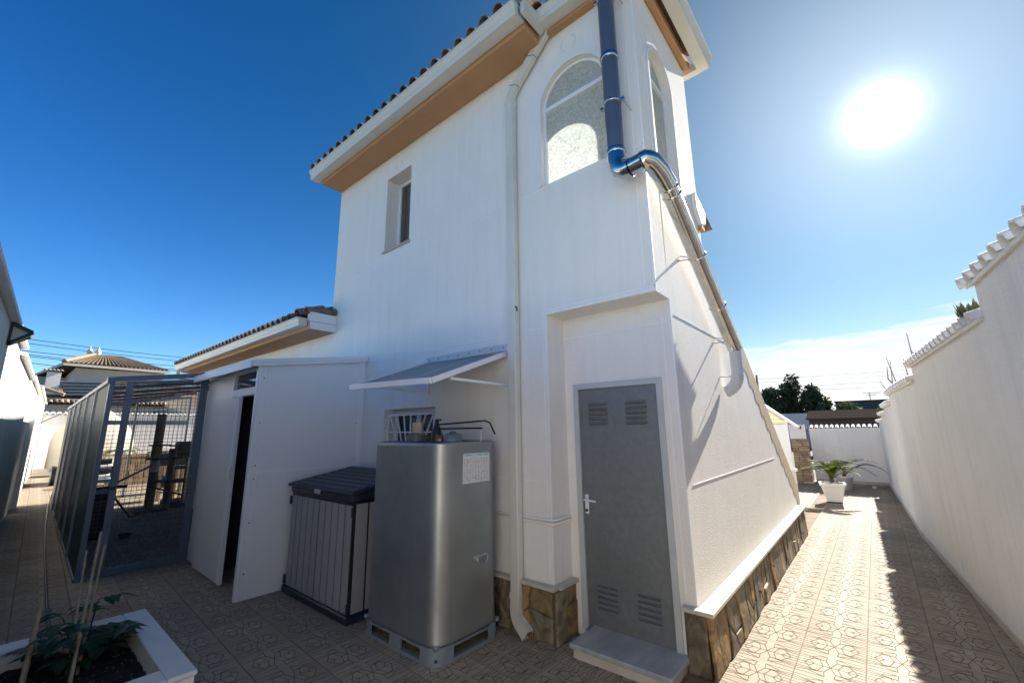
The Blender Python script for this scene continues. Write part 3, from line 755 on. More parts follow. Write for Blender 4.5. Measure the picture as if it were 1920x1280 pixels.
# ------------------------------------------------------------ flue
flue = thing('flue_pipe', 'stainless steel chimney flue climbing round the turret corner of the house', 'flue', (-1.3, 3.0, 2.0))
FX, FYv, FR = -1.34, 2.985, .071
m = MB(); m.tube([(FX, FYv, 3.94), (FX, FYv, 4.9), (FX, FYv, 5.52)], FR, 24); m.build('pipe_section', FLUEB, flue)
m = MB(); m.tube([(FX, FYv, 5.50), (FX, FYv, 5.9), (FX+.0, FYv, 6.9)], FR+.004, 24); m.build('pipe_section', STEEL, flue)
for z in (3.95, 4.88, 5.51, 5.60):
    m = MB(); m.lathe((FX, FYv, z), [(FR, -.022), (FR+.009, -.018), (FR+.004, -.006), (FR+.012, .004), (FR+.004, .012), (FR+.008, .02), (FR, .024)], 24); m.build('joint_band', STEEL, flue)
def elbow(pts, r, segs):
    m = MB(); rr = []
    for i in range(len(pts)): rr.append(r+(.004 if i % 2 else 0))
    m.tube(pts, rr, 20, smooth=True); return m
def bez(a, b, c, n): return [((1-t)**2*Vector(a)+2*t*(1-t)*Vector(b)+t*t*Vector(c)) for t in [i/n for i in range(n+1)]]
e1 = bez((FX, FYv, 3.93), (FX, FYv, 3.74), (-1.20, 2.955, 3.74), 6)
elbow(e1, FR+.004, 6).build('elbow', STEEL, flue)
m = MB(); m.tube([e1[-1], (-1.10, 2.945, 3.745)], FR, 20, cap=False); m.build('pipe_section', STEEL, flue)
S0 = Vector((-1.015, 3.20, 3.62)); S1 = Vector((-1.005, 4.80, 2.50))
sd = (S1-S0).normalized()
e2 = bez((-1.11, 2.945, 3.745), (-1.03, 2.94, 3.78), S0, 7)
elbow(e2, FR+.004, 6).build('elbow', STEEL, flue)
m = MB(); m.tube([S0-sd*.02, S0+sd*.75], FR, 28); m.build('pipe_section', STEEL, flue)
m = MB(); m.tube([S0+sd*.74, S0+sd*1.36], FR+.001, 28); m.build('pipe_section', STEEL, flue)
m = MB(); m.tube([S0+sd*1.35, S1], FR+.002, 28); m.build('pipe_section', STEEL, flue)
for t in (.03, .10, .74, 1.36):
    c = S0+sd*t; m = MB(); m.tube([c-sd*.012, c-sd*.004, c+sd*.004, c+sd*.012], [FR+.003, FR+.010, FR+.006, FR+.003], 24); m.build('joint_band', STEEL, flue)
S2 = S1+Vector((0, -.02, -.02))
m = MB(); pp = [(S1.x, S1.y, S1.z), (S1.x, S1.y-.01, 2.36)]
for i in range(17):
    a = R(75*i/16); pp.append((S1.x-.17*(1-math.cos(a)), S1.y-.02, 2.22-.18*math.sin(a)))
m.tube(pp, [.056, .057]+[.057+(.003 if i % 2 else -.002) for i in range(17)], 20, smooth=False); m.build('wall_elbow', mat('white_painted_duct', (.58, .58, .57), .5), flue)
def bracket(c, wall_pts):
    m = MB()
    for wp in wall_pts: m.tube([c, wp], .005, 6)
    m.lathe(wall_pts[0], [(.02, -.004), (.02, .004)], 8)
    m.build('bracket', STEEL, flue)
for z in (5.55, 4.42):
    m = MB(); m.lathe((FX, FYv, z), [(FR+.001, -.012), (FR+.006, -.01), (FR+.006, .01), (FR+.001, .012)], 24); m.box(FX+FR, FX+FR+.04, FYv-.012, FYv+.012, z-.012, z+.012); m.box(FX-FR-.04, FX-FR, FYv-.012, FYv+.012, z-.012, z+.012)
    m.tube([(FX+.09, FYv, z), (FX+.10, Y0, z-.02)], .006, 6); m.build('clamp', STEEL, flue)
for t, in ((.76,), (1.95-.1,)):
    c = S0+sd*t
    bracket(c, [(HX1+.002, c.y-.10, c.z-.02), (HX1+.002, c.y-.02, c.z+.05)])
bracket(Vector((S1.x, S1.y, 2.2)), [(HX1+.002, S1.y-.07, 2.2)])

# ------------------------------------------------------------ polycarbonate canopy over the tank
aw = thing('wall_canopy', 'sloping milky canopy on white brackets above the fuel tank', 'canopy', (-3.28, 3.14, 2.1))
A0 = (-3.90, 3.13, 2.47); A1 = (-2.67, 3.13, 2.44); B1 = (-2.67, 2.17, 2.09); B0 = (-3.90, 2.17, 2.125)
m = MB(); m.face([A0, A1, B1, B0]); m.face([(p[0], p[1], p[2]+.006) for p in (A0, A1, B1, B0)]); m.build('canopy_sheet', POLY, aw)
fr = MB(); fr.bar(A1, B1, .035, .045); fr.build('side_rail', ALU, aw); fr = MB(); fr.bar(A0, B0, .035, .045); fr.build('side_rail', ALU, aw)
fr = MB(); fr.bar(B0, B1, .03, .05); fr.build('front_rail', ALU, aw)
for k in (1, 2):
    x = -3.9+1.23*k/3; fr = MB(); fr.bar((x, 3.13, 2.465-.01*k), (x, 2.18, 2.12-.01*k), .02, .02); fr.build('rafter', ALU, aw)
fr = MB(); fr.box(-3.93, -2.64, 3.115, 3.137, 2.46, 2.53); ob = fr.build('wall_flashing', mat('grey_flashing', (.55, .57, .60), .55), aw)
for k in range(8): MB().box(-3.88+.165*k, -3.868+.165*k, 3.109, 3.114, 2.49, 2.502).build('screw', WIRE, aw)
for x, dz in ((-2.68, 0), (-3.89, .03)):
    fr = MB(); fr.bar((x, 3.125, 2.44), (x, 3.125, 2.10), .025, .02); fr.bar((x, 3.125, 2.115+.0), (x, 2.38, 2.125+dz), .022, .022); fr.build('bracket', ALU, aw)

# ------------------------------------------------------------ galvanised fuel tank
tank = thing('fuel_tank', 'tall galvanised steel fuel tank with rounded corners standing on steel feet', 'tank', (-3.15, 2.63, 0))
TX0, TX1, TY0, TY1 = -3.645, -2.668, 2.275, 2.985
def rrect(x0, x1, y0, y1, r, z, n=7):
    out = []
    for (cx, cy, a0) in ((x1-r, y0+r, -90), (x1-r, y1-r, 0), (x0+r, y1-r, 90), (x0+r, y0+r, 180)):
        for i in range(n+1): a = R(a0+90*i/n); out.append((cx+r*math.cos(a), cy+r*math.sin(a), z))
    return out
m = MB(); rows = []
for z, ins_ in ((.115, .022), (.118, .012), (.125, .0), (.135, -.006), (.15, -.002), (.4, .0), (.8, .0), (1.2, 0), (1.56, .0), (1.585, -.004), (1.595, .0), (1.60, .008)):
    rows.append(rrect(TX0+ins_, TX1-ins_, TY0+ins_, TY1-ins_, .13-ins_*.5, z))
m.grid(rows, True); m.face(rows[0][::-1]); m.build('tank_body', GALV, tank)
m = MB(); rows = [rrect(TX0+i_, TX1-i_, TY0+i_, TY1-i_, .12, z) for z, i_ in ((1.598, .006), (1.602, .03), (1.593, .06))]
m.grid(rows, True); m.face(rows[-1]); m.build('tank_lid', mat('dark_lid_steel', (.10, .095, .09), .55, .4, var=.3, vs=5), tank)
# skirt rails and feet
m = MB()
rows = [rrect(TX0-.004, TX1+.004, TY0-.004, TY1+.004, .12, z) for z in (.0, .026)]; rows += [rrect(TX0+.03, TX1-.03, TY0+.03, TY1-.03, .10, z) for z in (.026, 0)]
m.grid(rows+[rows[0]], True, smooth=False); m.build('base_rail', ZINC, tank)
for sx in (0, 1):
    for sy in (0, 1):
        m = MB(); pts = rrect(TX0-.006, TX1+.006, TY0-.006, TY1+.006, .12, 0, 8); 
        idx = {(1, 0): 0, (1, 1): 1, (0, 1): 2, (0, 0): 3}[(sx, sy)]
        seg = pts[idx*9:idx*9+9]
        a, b = seg[0], seg[-1]
        ext = lambda p, q, l: Vector(p)+(Vector(p)-Vector(q)).normalized()*l
        seg = [ext(seg[0], seg[1], .055)]+[Vector(p) for p in seg]+[ext(seg[-1], seg[-2], .055)]
        m.grid([[(p[0], p[1], .001) for p in seg], [(p[0], p[1], .128) for p in seg]])
        cc = Vector((sum(p[0] for p in seg)/len(seg), sum(p[1] for p in seg)/len(seg), 0)); inn = [Vector(p)+(cc-Vector(p)).normalized()*.02 for p in seg]
        m.grid([[(p[0], p[1], .001) for p in inn], [(p[0], p[1], .128) for p in inn]], flip=True)
        ft = m.build('foot', ZINC, tank)
        mdl = seg[len(seg)//2]; outd = Vector((1 if sx else -1, 1 if sy else -1, 0)).normalized()
        m = MB(); q = Vector(mdl)+outd*.002+Vector((0, 0, .045)); sdv = outd.cross(Vector((0, 0, 1)))
        m.face([q+sdv*.012*math.cos(2*math.pi*k/14)+Vector((0, 0, .012*math.sin(2*math.pi*k/14))) for k in range(14)]); m.build('bolt_hole', DARK, ft)
        m = MB(); q = Vector(mdl)+outd*.004+Vector((0, 0, .125)); m.box(q.x-.018, q.x+.018, q.y-.018, q.y+.018, q.z-.012, q.z+.016); m.build('corner_clip', ZINC, ft, bevel=.003)
m = MB(); m.box(-3.24, -3.10, TY0-.003, TY0+.02, .001, .118); m.build('foot', ZINC, tank)
m = MB(); m.box(TX1-.02, TX1+.003, 2.60, 2.70, .001, .02); m.build('foot', ZINC, tank)
for yv in (TY0-.004,):
    m = MB(); m.box(-3.56, -2.76, yv, yv+.02, .101, .116); m.build('upper_rail', ZINC, tank)
m = MB(); m.box(TX1-.016, TX1+.004, 2.37, 2.90, .101, .116); m.build('upper_rail', ZINC, tank)
# sheet of paper record taped on
sh = MB(); X = TX1+.0015; sh.box(X, X+.001, 2.525, 2.845, 1.262, 1.502); sheet = sh.build('record_sheet', PAPER, tank)
m = MB(); m.box(X+.001, X+.0016, 2.53, 2.84, 1.478, 1.498); m.build('printed_header', mat('pale_teal_band', (.50, .68, .70), .7), sheet)
m = MB()
for (a, b) in ((2.55, 2.62), (2.70, 2.75), (2.78, 2.83)):
    m.box(X+.0017, X+.002, a, b, 1.485, 1.491)
m.build('printed_text', TEAL, sheet)
m = MB(); rr_ = random.Random(3)
def stroke(pts, w_=.0022, hgt=0):
    for a, b in zip(pts, pts[1:]):
        m.bar((X+.0014, a[0], a[1]), (X+.0014, b[0], b[1]), w_, .0004, upv=(1, 0, 0))
for c in range(9): stroke([(2.54+.034*c, 1.47), (2.54+.034*c, 1.27)], .0007)
for r_ in range(11): stroke([(2.53, 1.465-.018*r_), (2.84, 1.465-.018*r_)], .0006)
for row, (zz, n_, hh) in enumerate(((1.452, 15, .016), (1.430, 13, .015), (1.408, 11, .012), (1.388, 14, .010), (1.368, 12, .010), (1.346, 15, .012), (1.322, 12, .010), (1.300, 16, .013), (1.280, 17, .014))):
    for c in range(n_):
        if rr_.random() < .2: continue
        y_ = 2.54+.298*c/n_
        k = rr_.random()
        if k < .4: stroke([(y_, zz+hh/2), (y_+rr_.uniform(-.002, .002), zz-hh/2)], .0018)
        elif k < .7: stroke([(y_-.004, zz+hh/2), (y_+.005, zz+hh/2), (y_, zz), (y_+.005, zz-hh/2)], .0014)
        else: stroke([(y_-.005, zz+hh/2), (y_-.005, zz-hh/2), (y_+.004, zz-hh/2), (y_+.004, zz+hh*.3), (y_-.005, zz+hh/2)], .0013)
m.build('handwritten_figures', INK, sheet, recalc=False)
m = MB(); X = TX1
m.tube([(X, 2.665, .675), (X+.028, 2.667, .672), (X+.034, 2.672, .645), (X+.030, 2.69, .618), (X+.030, 2.77, .618), (X+.034, 2.79, .645), (X+.028, 2.795, .672), (X, 2.797, .675)], .0065, 8)
m.box(X, X+.008, 2.66, 2.80, .668, .684); m.build('lifting_handle', mat('bright_zinc', (.55, .56, .56), .3, .9), tank)
# fittings on the lid
m = MB(); m.lathe((-3.40, 2.60, 1.60), [(.001, .075), (.075, .075), (.085, .06), (.09, 0)], 20); fit = m.build('filler_cap', mat('worn_grey_cap', (.16, .165, .16), .5, .3), tank)
m = MB(); m.lathe((-3.38, 2.60, 1.675), [(.001, .10), (.052, .10), (.055, .0)], 6, smooth=False); m.build('hex_cap', CREAMP, tank)
m = MB(); m.lathe((-2.90, 2.62, 1.60), [(.001, .085), (.03, .085), (.035, .07), (.075, .065), (.082, 0)], 20); m.build('filler_cap', mat('worn_grey_cap2', (.24, .25, .25), .5, .3), tank)
m = MB(); m.lathe((-3.10, 2.60, 1.60), [(.001, .20), (.018, .20), (.02, .16), (.03, .12), (.045, .09), (.05, .03), (.055, 0)], 14); m.box(-3.11, -3.05, 2.59, 2.61, 1.785, 1.80); m.box(-3.22, -3.10, 2.56, 2.64, 1.60, 1.65); m.build('valve', BLACK, tank)
m = MB(); m.tube([(-3.09, 2.60, 1.75), (-2.75, 2.66, 1.765), (-2.58, 2.70, 1.775), (-2.56, 2.74, 1.755), (-2.555, 2.80, 1.66)], .0075, 8); m.tube([(-3.07, 2.60, 1.71), (-2.75, 2.66, 1.712), (-2.60, 2.69, 1.712)], .0075, 8); m.build('fuel_line', BLACK, tank)
m = MB(); m.tube([(-2.60, 2.73, 1.60), (-2.60, 2.73, 1.74)], .006, 8); m.v = [v+Vector((-.08, .02, 0)) for v in m.v]; m.build('sight_tube', mat('clear_tube', (.5, .5, .48), .3), tank)
m = MB(); m.lathe((-3.0, 2.56, 1.60), [(.001, .06), (.03, .06), (.03, .0)], 12); m.build('copper_union', mat('copper', (.45, .22, .13), .4, .9), tank)

# ------------------------------------------------------------ plastic storage box
sb = thing('storage_box', 'tall navy-lidded plastic storage cupboard with grey plank doors', 'storage box', (-4.53, 2.62, 0))
BX0, BX1, BY0, BY1 = -5.19, -3.86, 2.25, 3.0
m = MB(); m.box(BX0-.015, BX1+.02, BY0-.02, BY1, 0, .075); m.build('base', NAVY, sb, bevel=.012)
m = MB(); m.box(BX0+.012, BX1-.012, BY0+.012, BY1-.012, .076, 1.03); m.build('body', BLACK, sb)
for k in range(10):
    x0 = BX0+.02+(BX1-BX0-.04)*k/10+(.003 if k == 5 else 0); x1 = BX0+.02+(BX1-BX0-.04)*(k+1)/10-(.003 if k == 4 else 0)
    m = MB(); m.box(x0+.011, x1-.011, BY0+.004, BY0+.0115, .08, 1.005); m.build('plank', GREYP, sb)
for k in range(5):
    y0_ = BY0+.03+(BY1-BY0-.05)*k/5; y1_ = BY0+.03+(BY1-BY0-.05)*(k+1)/5
    m = MB(); m.box(BX1-.0115, BX1-.004, y0_+.009, y1_-.009, .078, 1.02); m.build('plank', GREYP, sb, bevel=.003)
for z in (.13, .95):
    for x in (BX0+.004, BX1-.004):
        m = MB(); m.box(x-.013, x+.013, BY0-.012, BY0+.02, z-.045, z+.045); m.build('hinge', NAVY, sb, bevel=.004)
def lidz(y): return 1.135+(y-BY0)/(BY1-BY0)*.125
m = MB(); m.box(BX0-.0, BX1+.0, BY0-.008, BY1, 1.035, 1.10, fn=lambda x, y, z: (x, y, z if z < 1.05 else lidz(y)-.03)); m.build('lid_skirt', NAVY, sb, bevel=.012)
m = MB(); m.box(BX0-.03, BX1+.03, BY0-.04, BY1+.0, 0, .03, fn=lambda x, y, z: (x, y, lidz(y)-.027+z)); lid = m.build('lid', NAVY, sb, bevel=.010)
for k in range(7):
    y0_ = BY0-.01+.107*k
    m = MB(); m.box(BX0+.0, BX1-.0, y0_, y0_+.09, .0, .008, fn=lambda x, y, z: (x, y, lidz(y)+.002+z)); m.build('lid_ridge', NAVY, lid, bevel=.003)
m = MB(); xm = (BX0+BX1)/2+.03; m.box(xm-.06, xm+.06, BY0-.05, BY0-.038, 1.075, 1.12); m.build('catch', mat('grey_catch', (.45, .47, .50), .3, .5), sb, bevel=.005)

# ------------------------------------------------------------ white lean-to shed
shed = thing('lean_to_shed', 'white sandwich-panel lean-to with a half open sliding door', 'shed', (-6.3, 2.5, 0))
SX = -5.26
m = MB(); m.slab([(1.83, .0), (Y0-.003, .0), (Y0-.003, 2.66), (1.83, 2.47)], [], lambda a, b, d_: (SX-d_, a, b), .035); m.build('side_panel', PANEL, shed)
MB().bar((SX+.003, 1.835, 1.27), (SX+.003, Y0-.03, 1.27), .006, .03).build('panel_seam', ALU, shed)
MB().bar((SX+.003, 1.90, 0.01), (SX+.003, 1.90, 2.45), .005, .006).build('panel_seam', ALU, shed)
MB().bar((SX+.004, 3.075, .01), (SX+.004, 3.075, 2.64), .006, .08, upv=(0, 1, 0)).build('corner_profile', ALU, shed)
MB().box(SX-.05, SX+.004, 1.795, 1.829, 0, 2.46).build('corner_post', ALU, shed, bevel=.004)
rz = lambda y: 2.47+(y-1.83)*.145
rf = MB(); rf.box(-7.43, SX+.04, 1.72, Y0-.004, 0, .05, fn=lambda x, y, z: (x, y, rz(y)+z+.004)); rf.build('roof_sheet', ALU, shed, bevel=.006)
MB().box(SX+.006, SX+.045, 1.715, Y0-.004, 0, .03, fn=lambda x, y, z: (x, y, rz(y)+z-.028)).build('roof_edge', ALU, shed)
MB().box(-7.43, SX+.03, 1.70, 1.719, 2.41, 2.50).build('roof_fascia', ALU, shed, bevel=.006)
FYs = 1.90
for zz in (.25, .75, 1.2, 1.34, 1.8, 2.3):
    MB().box(SX+.001, SX+.005, 1.855, 1.869, zz, zz+.012).build('screw', WIRE, shed)
    MB().box(SX+.007, SX+.010, 3.03, 3.042, zz, zz+.012).build('screw', WIRE, shed)
m = MB(); m.box(-7.42, -6.30, FYs, FYs+.035, .02, 2.46); m.build('fixed_panel', PANEL, shed)
m = MB(); m.box(-6.30, -5.32, FYs-.02, FYs+.05, 2.14, 2.235); m.box(-6.30, -5.32, FYs-.02, FYs+.05, 2.425, 2.47); m.box(-6.345, -6.301, FYs-.02, FYs+.05, .0, 2.47); m.box(-5.38, -5.32, FYs-.0, FYs+.05, .0, 2.14); m.build('door_frame', ALU, shed, bevel=.004)
m = MB(); m.box(-6.26, -5.36, FYs+.012, FYs+.018, 2.236, 2.424); m.build('transom_pane', GLASSD, shed)
m = MB(); m.box(-7.0, -6.02, FYs-.045, FYs-.022, .012, 2.13); ld = m.build('sliding_door', PANEL, shed, bevel=.004)
for x in (-6.005, -5.955):
    MB().box(x-.018, x+.018, FYs-.052, FYs-.012, .01, 2.135).build('door_stile', ALU, ld, bevel=.004)
m = MB(); m.box(-6.02, -5.94, FYs-.066, FYs-.053, 1.16, 1.32); m.build('door_pull', TRIM, ld, bevel=.006)
m = MB(); m.tube([(-5.925, FYs-.05, 1.30), (-5.915, FYs-.075, 1.27), (-5.915, FYs-.075, 1.20), (-5.925, FYs-.05, 1.17)], .008, 8); m.build('door_pull', TRIM, ld)
# cabinet with drawer edges, built large and black to darken the shed interior
cb = thing('cabinet_shade_fill', 'black cabinet blocks with drawer edges added to darken the inside of the white lean-to', 'cabinet', (-6.1, 2.7, 0))
m = MB(); m.box(-7.40, -6.55, 1.97, 3.10, 0.02, 2.3); m.box(-6.54, -5.40, 2.75, 3.10, 0.02, 2.3); m.build('interior_shade_fill', DARK, cb)  # black blocks added to stand in for the shade behind the doorway
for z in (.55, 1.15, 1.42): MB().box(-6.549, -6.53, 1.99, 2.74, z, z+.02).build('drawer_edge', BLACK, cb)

# ------------------------------------------------------------ wire enclosure
cage = thing('wire_enclosure', 'long blue-grey steel cat enclosure with wire mesh and dark green side sheets', 'enclosure', (-11.5, 2.0, 0))
CX0, CX1 = -7.45, -16.1
CYo = lambda x: .83+(-7.45-x)*.0312
czr = lambda y: 2.37+(y-.83)*.145
m = MB(); m.bar((CX0, CYo(CX0)+.02, 0), (CX0, CYo(CX0)+.02, 2.37), .05, .05); m.build('post', CAGEM, cage)
m = MB(); m.bar((CX0, 1.86, 0), (CX0, 1.86, 2.50), .04, .06); m.build('post', CAGEM, cage)
m = MB(); m.bar((CX0, .80, 2.39), (CX0, 1.90, 2.545), .07, .06); m.build('top_rail', CAGEM, cage)
m = MB(); m.bar((CX0, .85, .025), (CX0, 1.85, .025), .03, .04); m.build('bottom_rail', CAGEM, cage)
gt = MB(); gt.bar((CX0+.0, 1.03, .03), (CX0+.0, 1.03, 2.38), .07, .045, upv=(1, 0, 0)); gt.bar((CX0, 1.82, .05), (CX0, 1.82, 2.47), .035, .03, upv=(1, 0, 0)); gt.bar((CX0, 1.03, .07), (CX0, 1.82, .07), .04, .05); gt.bar((CX0, 1.03, 2.36), (CX0, 1.82, 2.45), .03, .04)
gate = gt.build('gate', CAGEM, cage)
MB().box(CX0+.025, CX0+.045, 1.0, 1.05, 1.02, 1.06).build('latch', BLACK, gate)
wm = MB()
def mesh_panel(wm, fn, a0, a1, b0, b1t, step=.05, r=.0023):
    n_ = int((a1-a0)/step)
    for i in range(n_+1):
        a = a0+i*(a1-a0)/n_; wm.bar(fn(a, b0), fn(a, b1t(a)), r*2, r*2)
    zt_ = b1t(a1); nb = int((zt_-b0)/step)
    for j in range(nb+1):
        z = b0+j*step; aa = a0
        if z > b1t(a0): aa = a0+(z-b1t(a0))/(b1t(a1)-b1t(a0)+1e-6)*(a1-a0)
        if aa < a1: wm.bar(fn(aa, z), fn(a1, z), r*2, r*2)
mesh_panel(wm, lambda a, z: (CX0, a, z), 1.06, 1.81, .09, lambda a: czr(a)-.04)
mesh_panel(wm, lambda a, z: (CX0, a, z), .87, 1.01, .04, lambda a: czr(a)-.04)
wm.build('wire_mesh', WIRE, cage, recalc=False)
# far end frame and mesh
m = MB(); ye = CYo(CX1)
for y in (ye+.02, 2.45, 3.68): m.bar((CX1, y, 0), (CX1, y, czr(y)-.02), .05, .05)
m.bar((CX1, ye, .03), (CX1, 3.7, .03), .05, .05); m.bar((CX1, ye, czr(ye)), (CX1, 3.7, czr(3.7)), .06, .06); m.bar((CX1, ye, 2.02), (CX1, 3.7, 2.02), .10, .12)
m.build('end_frame', CAGEM, cage)
wm = MB(); mesh_panel(wm, lambda a, z: (CX1, a, z), ye+.05, 3.66, .05, lambda a: czr(a)-.03, .1, .003); wm.build('wire_mesh', WIRE, cage, recalc=False)
npn = 6; xs_ = [CX0+(CX1-CX0)*i/npn for i in range(npn+1)]
for i in range(npn):
    a, b = xs_[i], xs_[i+1]
    m = MB(); m.face([(a-.03, CYo(a)-.002, .04), (b+.01, CYo(b)-.002, .04), (b+.01, CYo(b)-.002, 2.33), (a-.03, CYo(a)-.002, 2.33)]); m.build('side_sheet', SHEETG, cage)
    if i: m = MB(); m.bar((a, CYo(a)-.012, 0), (a, CYo(a)-.012, 2.36), .028, .03, upv=(1, 0, 0)); m.build('side_post', ZINC, cage)
m = MB(); m.bar((CX0, CYo(CX0), 2.37), (CX1, CYo(CX1), 2.37), .05, .05); m.build('top_rail', CAGEM, cage)
m = MB(); m.bar((CX0, CYo(CX0), .02), (CX1, CYo(CX1), .02), .04, .04); m.build('bottom_rail', CAGEM, cage)
for i in range(npn):
    a, b = xs_[i], xs_[i+1]
    m = MB(); yt = Y0-.01
    m.face([(a-.02, CYo(a), 2.405), (b, CYo(b), 2.405), (b, yt, 2.405+.145*(yt-.83)), (a-.02, yt if a < -7.5 else 1.88, 2.405+.145*((yt if a < -7.5 else 1.88)-.83))] if i else
           [(a, CYo(a), 2.405), (b, CYo(b), 2.405), (b, yt, 2.74), (a, yt, 2.74)]); m.build('roof_sheet', SHEETR, cage)
    m = MB(); m.bar((b, CYo(b), 2.37), (b, yt, 2.37+.145*(yt-.83)), .04, .05); m.build('rafter', CAGEM, cage)
m = MB(); m.bar((-7.5, 2.6, 2.62), (CX1, 2.7, 2.62), .03, .04); m.build('purlin', CAGEM, cage)

# things inside the enclosure
ct = thing('cat_tree', 'tall cat scratching post with rope and yellow sleeve in the enclosure', 'cat tree', (-12.8, 2.42, 0))
cx, cy = -12.8, 2.42
m = MB(); m.box(cx-.35, cx+.30, cy-.28, cy+.28, 0.01, .05); m.build('base_plate', CARPET, ct, bevel=.01)
m = MB(); m.tube([(cx, cy, .05), (cx, cy, .85)], .085, 14); m.build('rope_post', ROPE, ct)
m = MB(); m.tube([(cx, cy, .85), (cx, cy, 1.13)], .09, 14); m.build('post_sleeve', TRIM, ct)
m = MB(); m.tube([(cx, cy, 1.13), (cx, cy, 1.42)], .10, 14); m.build('post_sleeve', YELLOW, ct)
m = MB(); m.tube([(cx, cy, 1.42), (cx, cy, 2.15)], .085, 14); m.build('rope_post', ROPE, ct)
m = MB(); m.tube([(cx-.1, cy+.33, .02), (cx-.1, cy+.33, 1.35)], .08, 12); m.build('rope_post', ROPE, ct)
for z, x_, y_, w_ in ((.62, .1, .22, .3), (1.12, .0, .2, .38), (1.42, .0, .05, .2), (1.40, .0, .42, .2)):
    m = MB(); m.lathe((cx+x_, cy+y_, z), [(.001, .035), (w_, .035), (w_, 0), (.001, 0)], 18, sx=.7); m.build('platform', CARPET, ct)
m = MB(); rows = [[(cx+.27*math.cos(a)*.7, cy+.2+.36*math.sin(a), z) for a in [2*math.pi*k/20 for k in range(20)]] for z in (1.28, 1.30)]
m.grid(rows, True); 
for k in range(10): a = 2*math.pi*k/10; m.bar((cx+.19*math.cos(a), cy+.2+.36*math.sin(a), 1.15), (cx+.19*math.cos(a), cy+.2+.36*math.sin(a), 1.29), .012, .012)
m.build('basket_rim', WOOD, ct)
ct2 = thing('cat_tree', 'grey plush stepped cat tree against the wing wall in the enclosure', 'cat tree', (-12.9, 3.0, 0))
cx, cy = -13.2, 3.05
m = MB(); m.box(cx-.3, cx+.3, cy-.3, cy+.3, .01, .14); m.build('base_plate', CARPET, ct2, bevel=.02)
for dx, dy, z1 in ((-.15, -.15, .85), (.15, .1, .85), (0, .1, 1.45)):
    m = MB(); m.tube([(cx+dx, cy+dy, .14), (cx+dx, cy+dy, z1)], .06, 10); m.build('rope_post', ROPE, ct2)
for z, s_ in ((.55, .28), (.86, .25), (1.12, .25)):
    m = MB(); m.box(cx-s_, cx+s_, cy-s_, cy+s_, z, z+.06); m.build('platform', CARPET, ct2, bevel=.015)
m = MB(); m.box(cx-.2, cx+.2, cy-.18, cy+.2, 1.18, 1.5); m.build('cat_house', CARPET, ct2, bevel=.03)
rk = thing('hammock_stand', 'black box hammock on a wooden stand behind the rope post', 'hammock', (-14.6, 3.1, 0))
m = MB(); m.box(-14.9, -14.3, 2.72, 3.42, .88, 1.20); m.build('black_bed', BLACK, rk, bevel=.03)
for x_, y_ in ((-14.3, 2.85), (-14.3, 3.3), (-14.85, 3.3)):
    m = MB(); m.bar((x_, y_, 0), (x_, y_, .88), .06, .06); m.build('leg', WOOD, rk)
m = MB(); m.box(-14.8, -14.4, 2.75, 3.2, .32, .62); m.build('lower_box', BLACK, rk, bevel=.03)
fs = thing('folding_frame', 'thin black folding frame propped between gate and rope post', 'frame', (-11.6, 1.7, 0))
m = MB(); m.tube([(-11.2, 1.45, .72), (-12.4, 2.3, 1.02)], .02, 6).tube([(-11.2, 1.48, .70), (-11.8, 1.95, .06), (-12.3, 2.35, .05)], .02, 6).tube([(-11.2, 1.2, .72), (-11.2, 1.75, .72)], .03, 6)
m.tube([(-11.9, 2.2, .62), (-13.0, 3.2, .2)], .02, 6); m.build('folding_frame_tube', BLACK, fs)
bx = MB(); bx.box(-10.9, -10.1, 1.12, 1.45, 0.005, .72); cr = thing('pet_crate', 'dark pet crate on the floor just inside the green sheets', 'crate', (-10.5, 1.3, 0))
bx.build('crate_body', mat('dark_crate', (.03, .028, .028), .7, var=.3, vs=9), cr, bevel=.02)
MB().box(-10.08, -10.06, 1.16, 1.40, .1, .6).build('crate_door', BLACK, cr)
m = MB(); m.lathe((-9.9, 1.62, .0), [(.06, .0), (.09, .06), (.085, .065), (.05, .02), (.001, .02)], 14); tag(m.build('food_bowl', BLACK, origin=None), 'small black bowl on the enclosure floor', 'bowl')
bn = thing('low_bench', 'pale bench with dark rolls piled on it at the back left of the enclosure', 'bench', (-15.2, 1.6, 0))
m = MB(); m.box(-15.6, -14.9, 1.2, 2.1, .52, .60); m.build('bench_top', ZINC, bn)
for x_ in (-15.5, -15.0):
    for y_ in (1.3, 2.0): MB().bar((x_, y_, 0), (x_, y_, .52), .07, .07).build('leg', ZINC, bn)
for z, mm in ((.66, POT), (.78, BLACK), (.90, POT), (1.02, BLACK)):
    m = MB(); m.tube([(-15.25, 1.25, z), (-15.25, 2.0, z)], .062, 12); tag(m.build('cushion_roll', mm), {0.66: 'lowest pale roll resting on the bench', .78: 'dark roll lying between two pale rolls on the bench', .90: 'upper pale roll in the pile on the bench', 1.02: 'dark roll on top of the pile on the bench'}[z], 'roll', 'rolls piled on the bench')

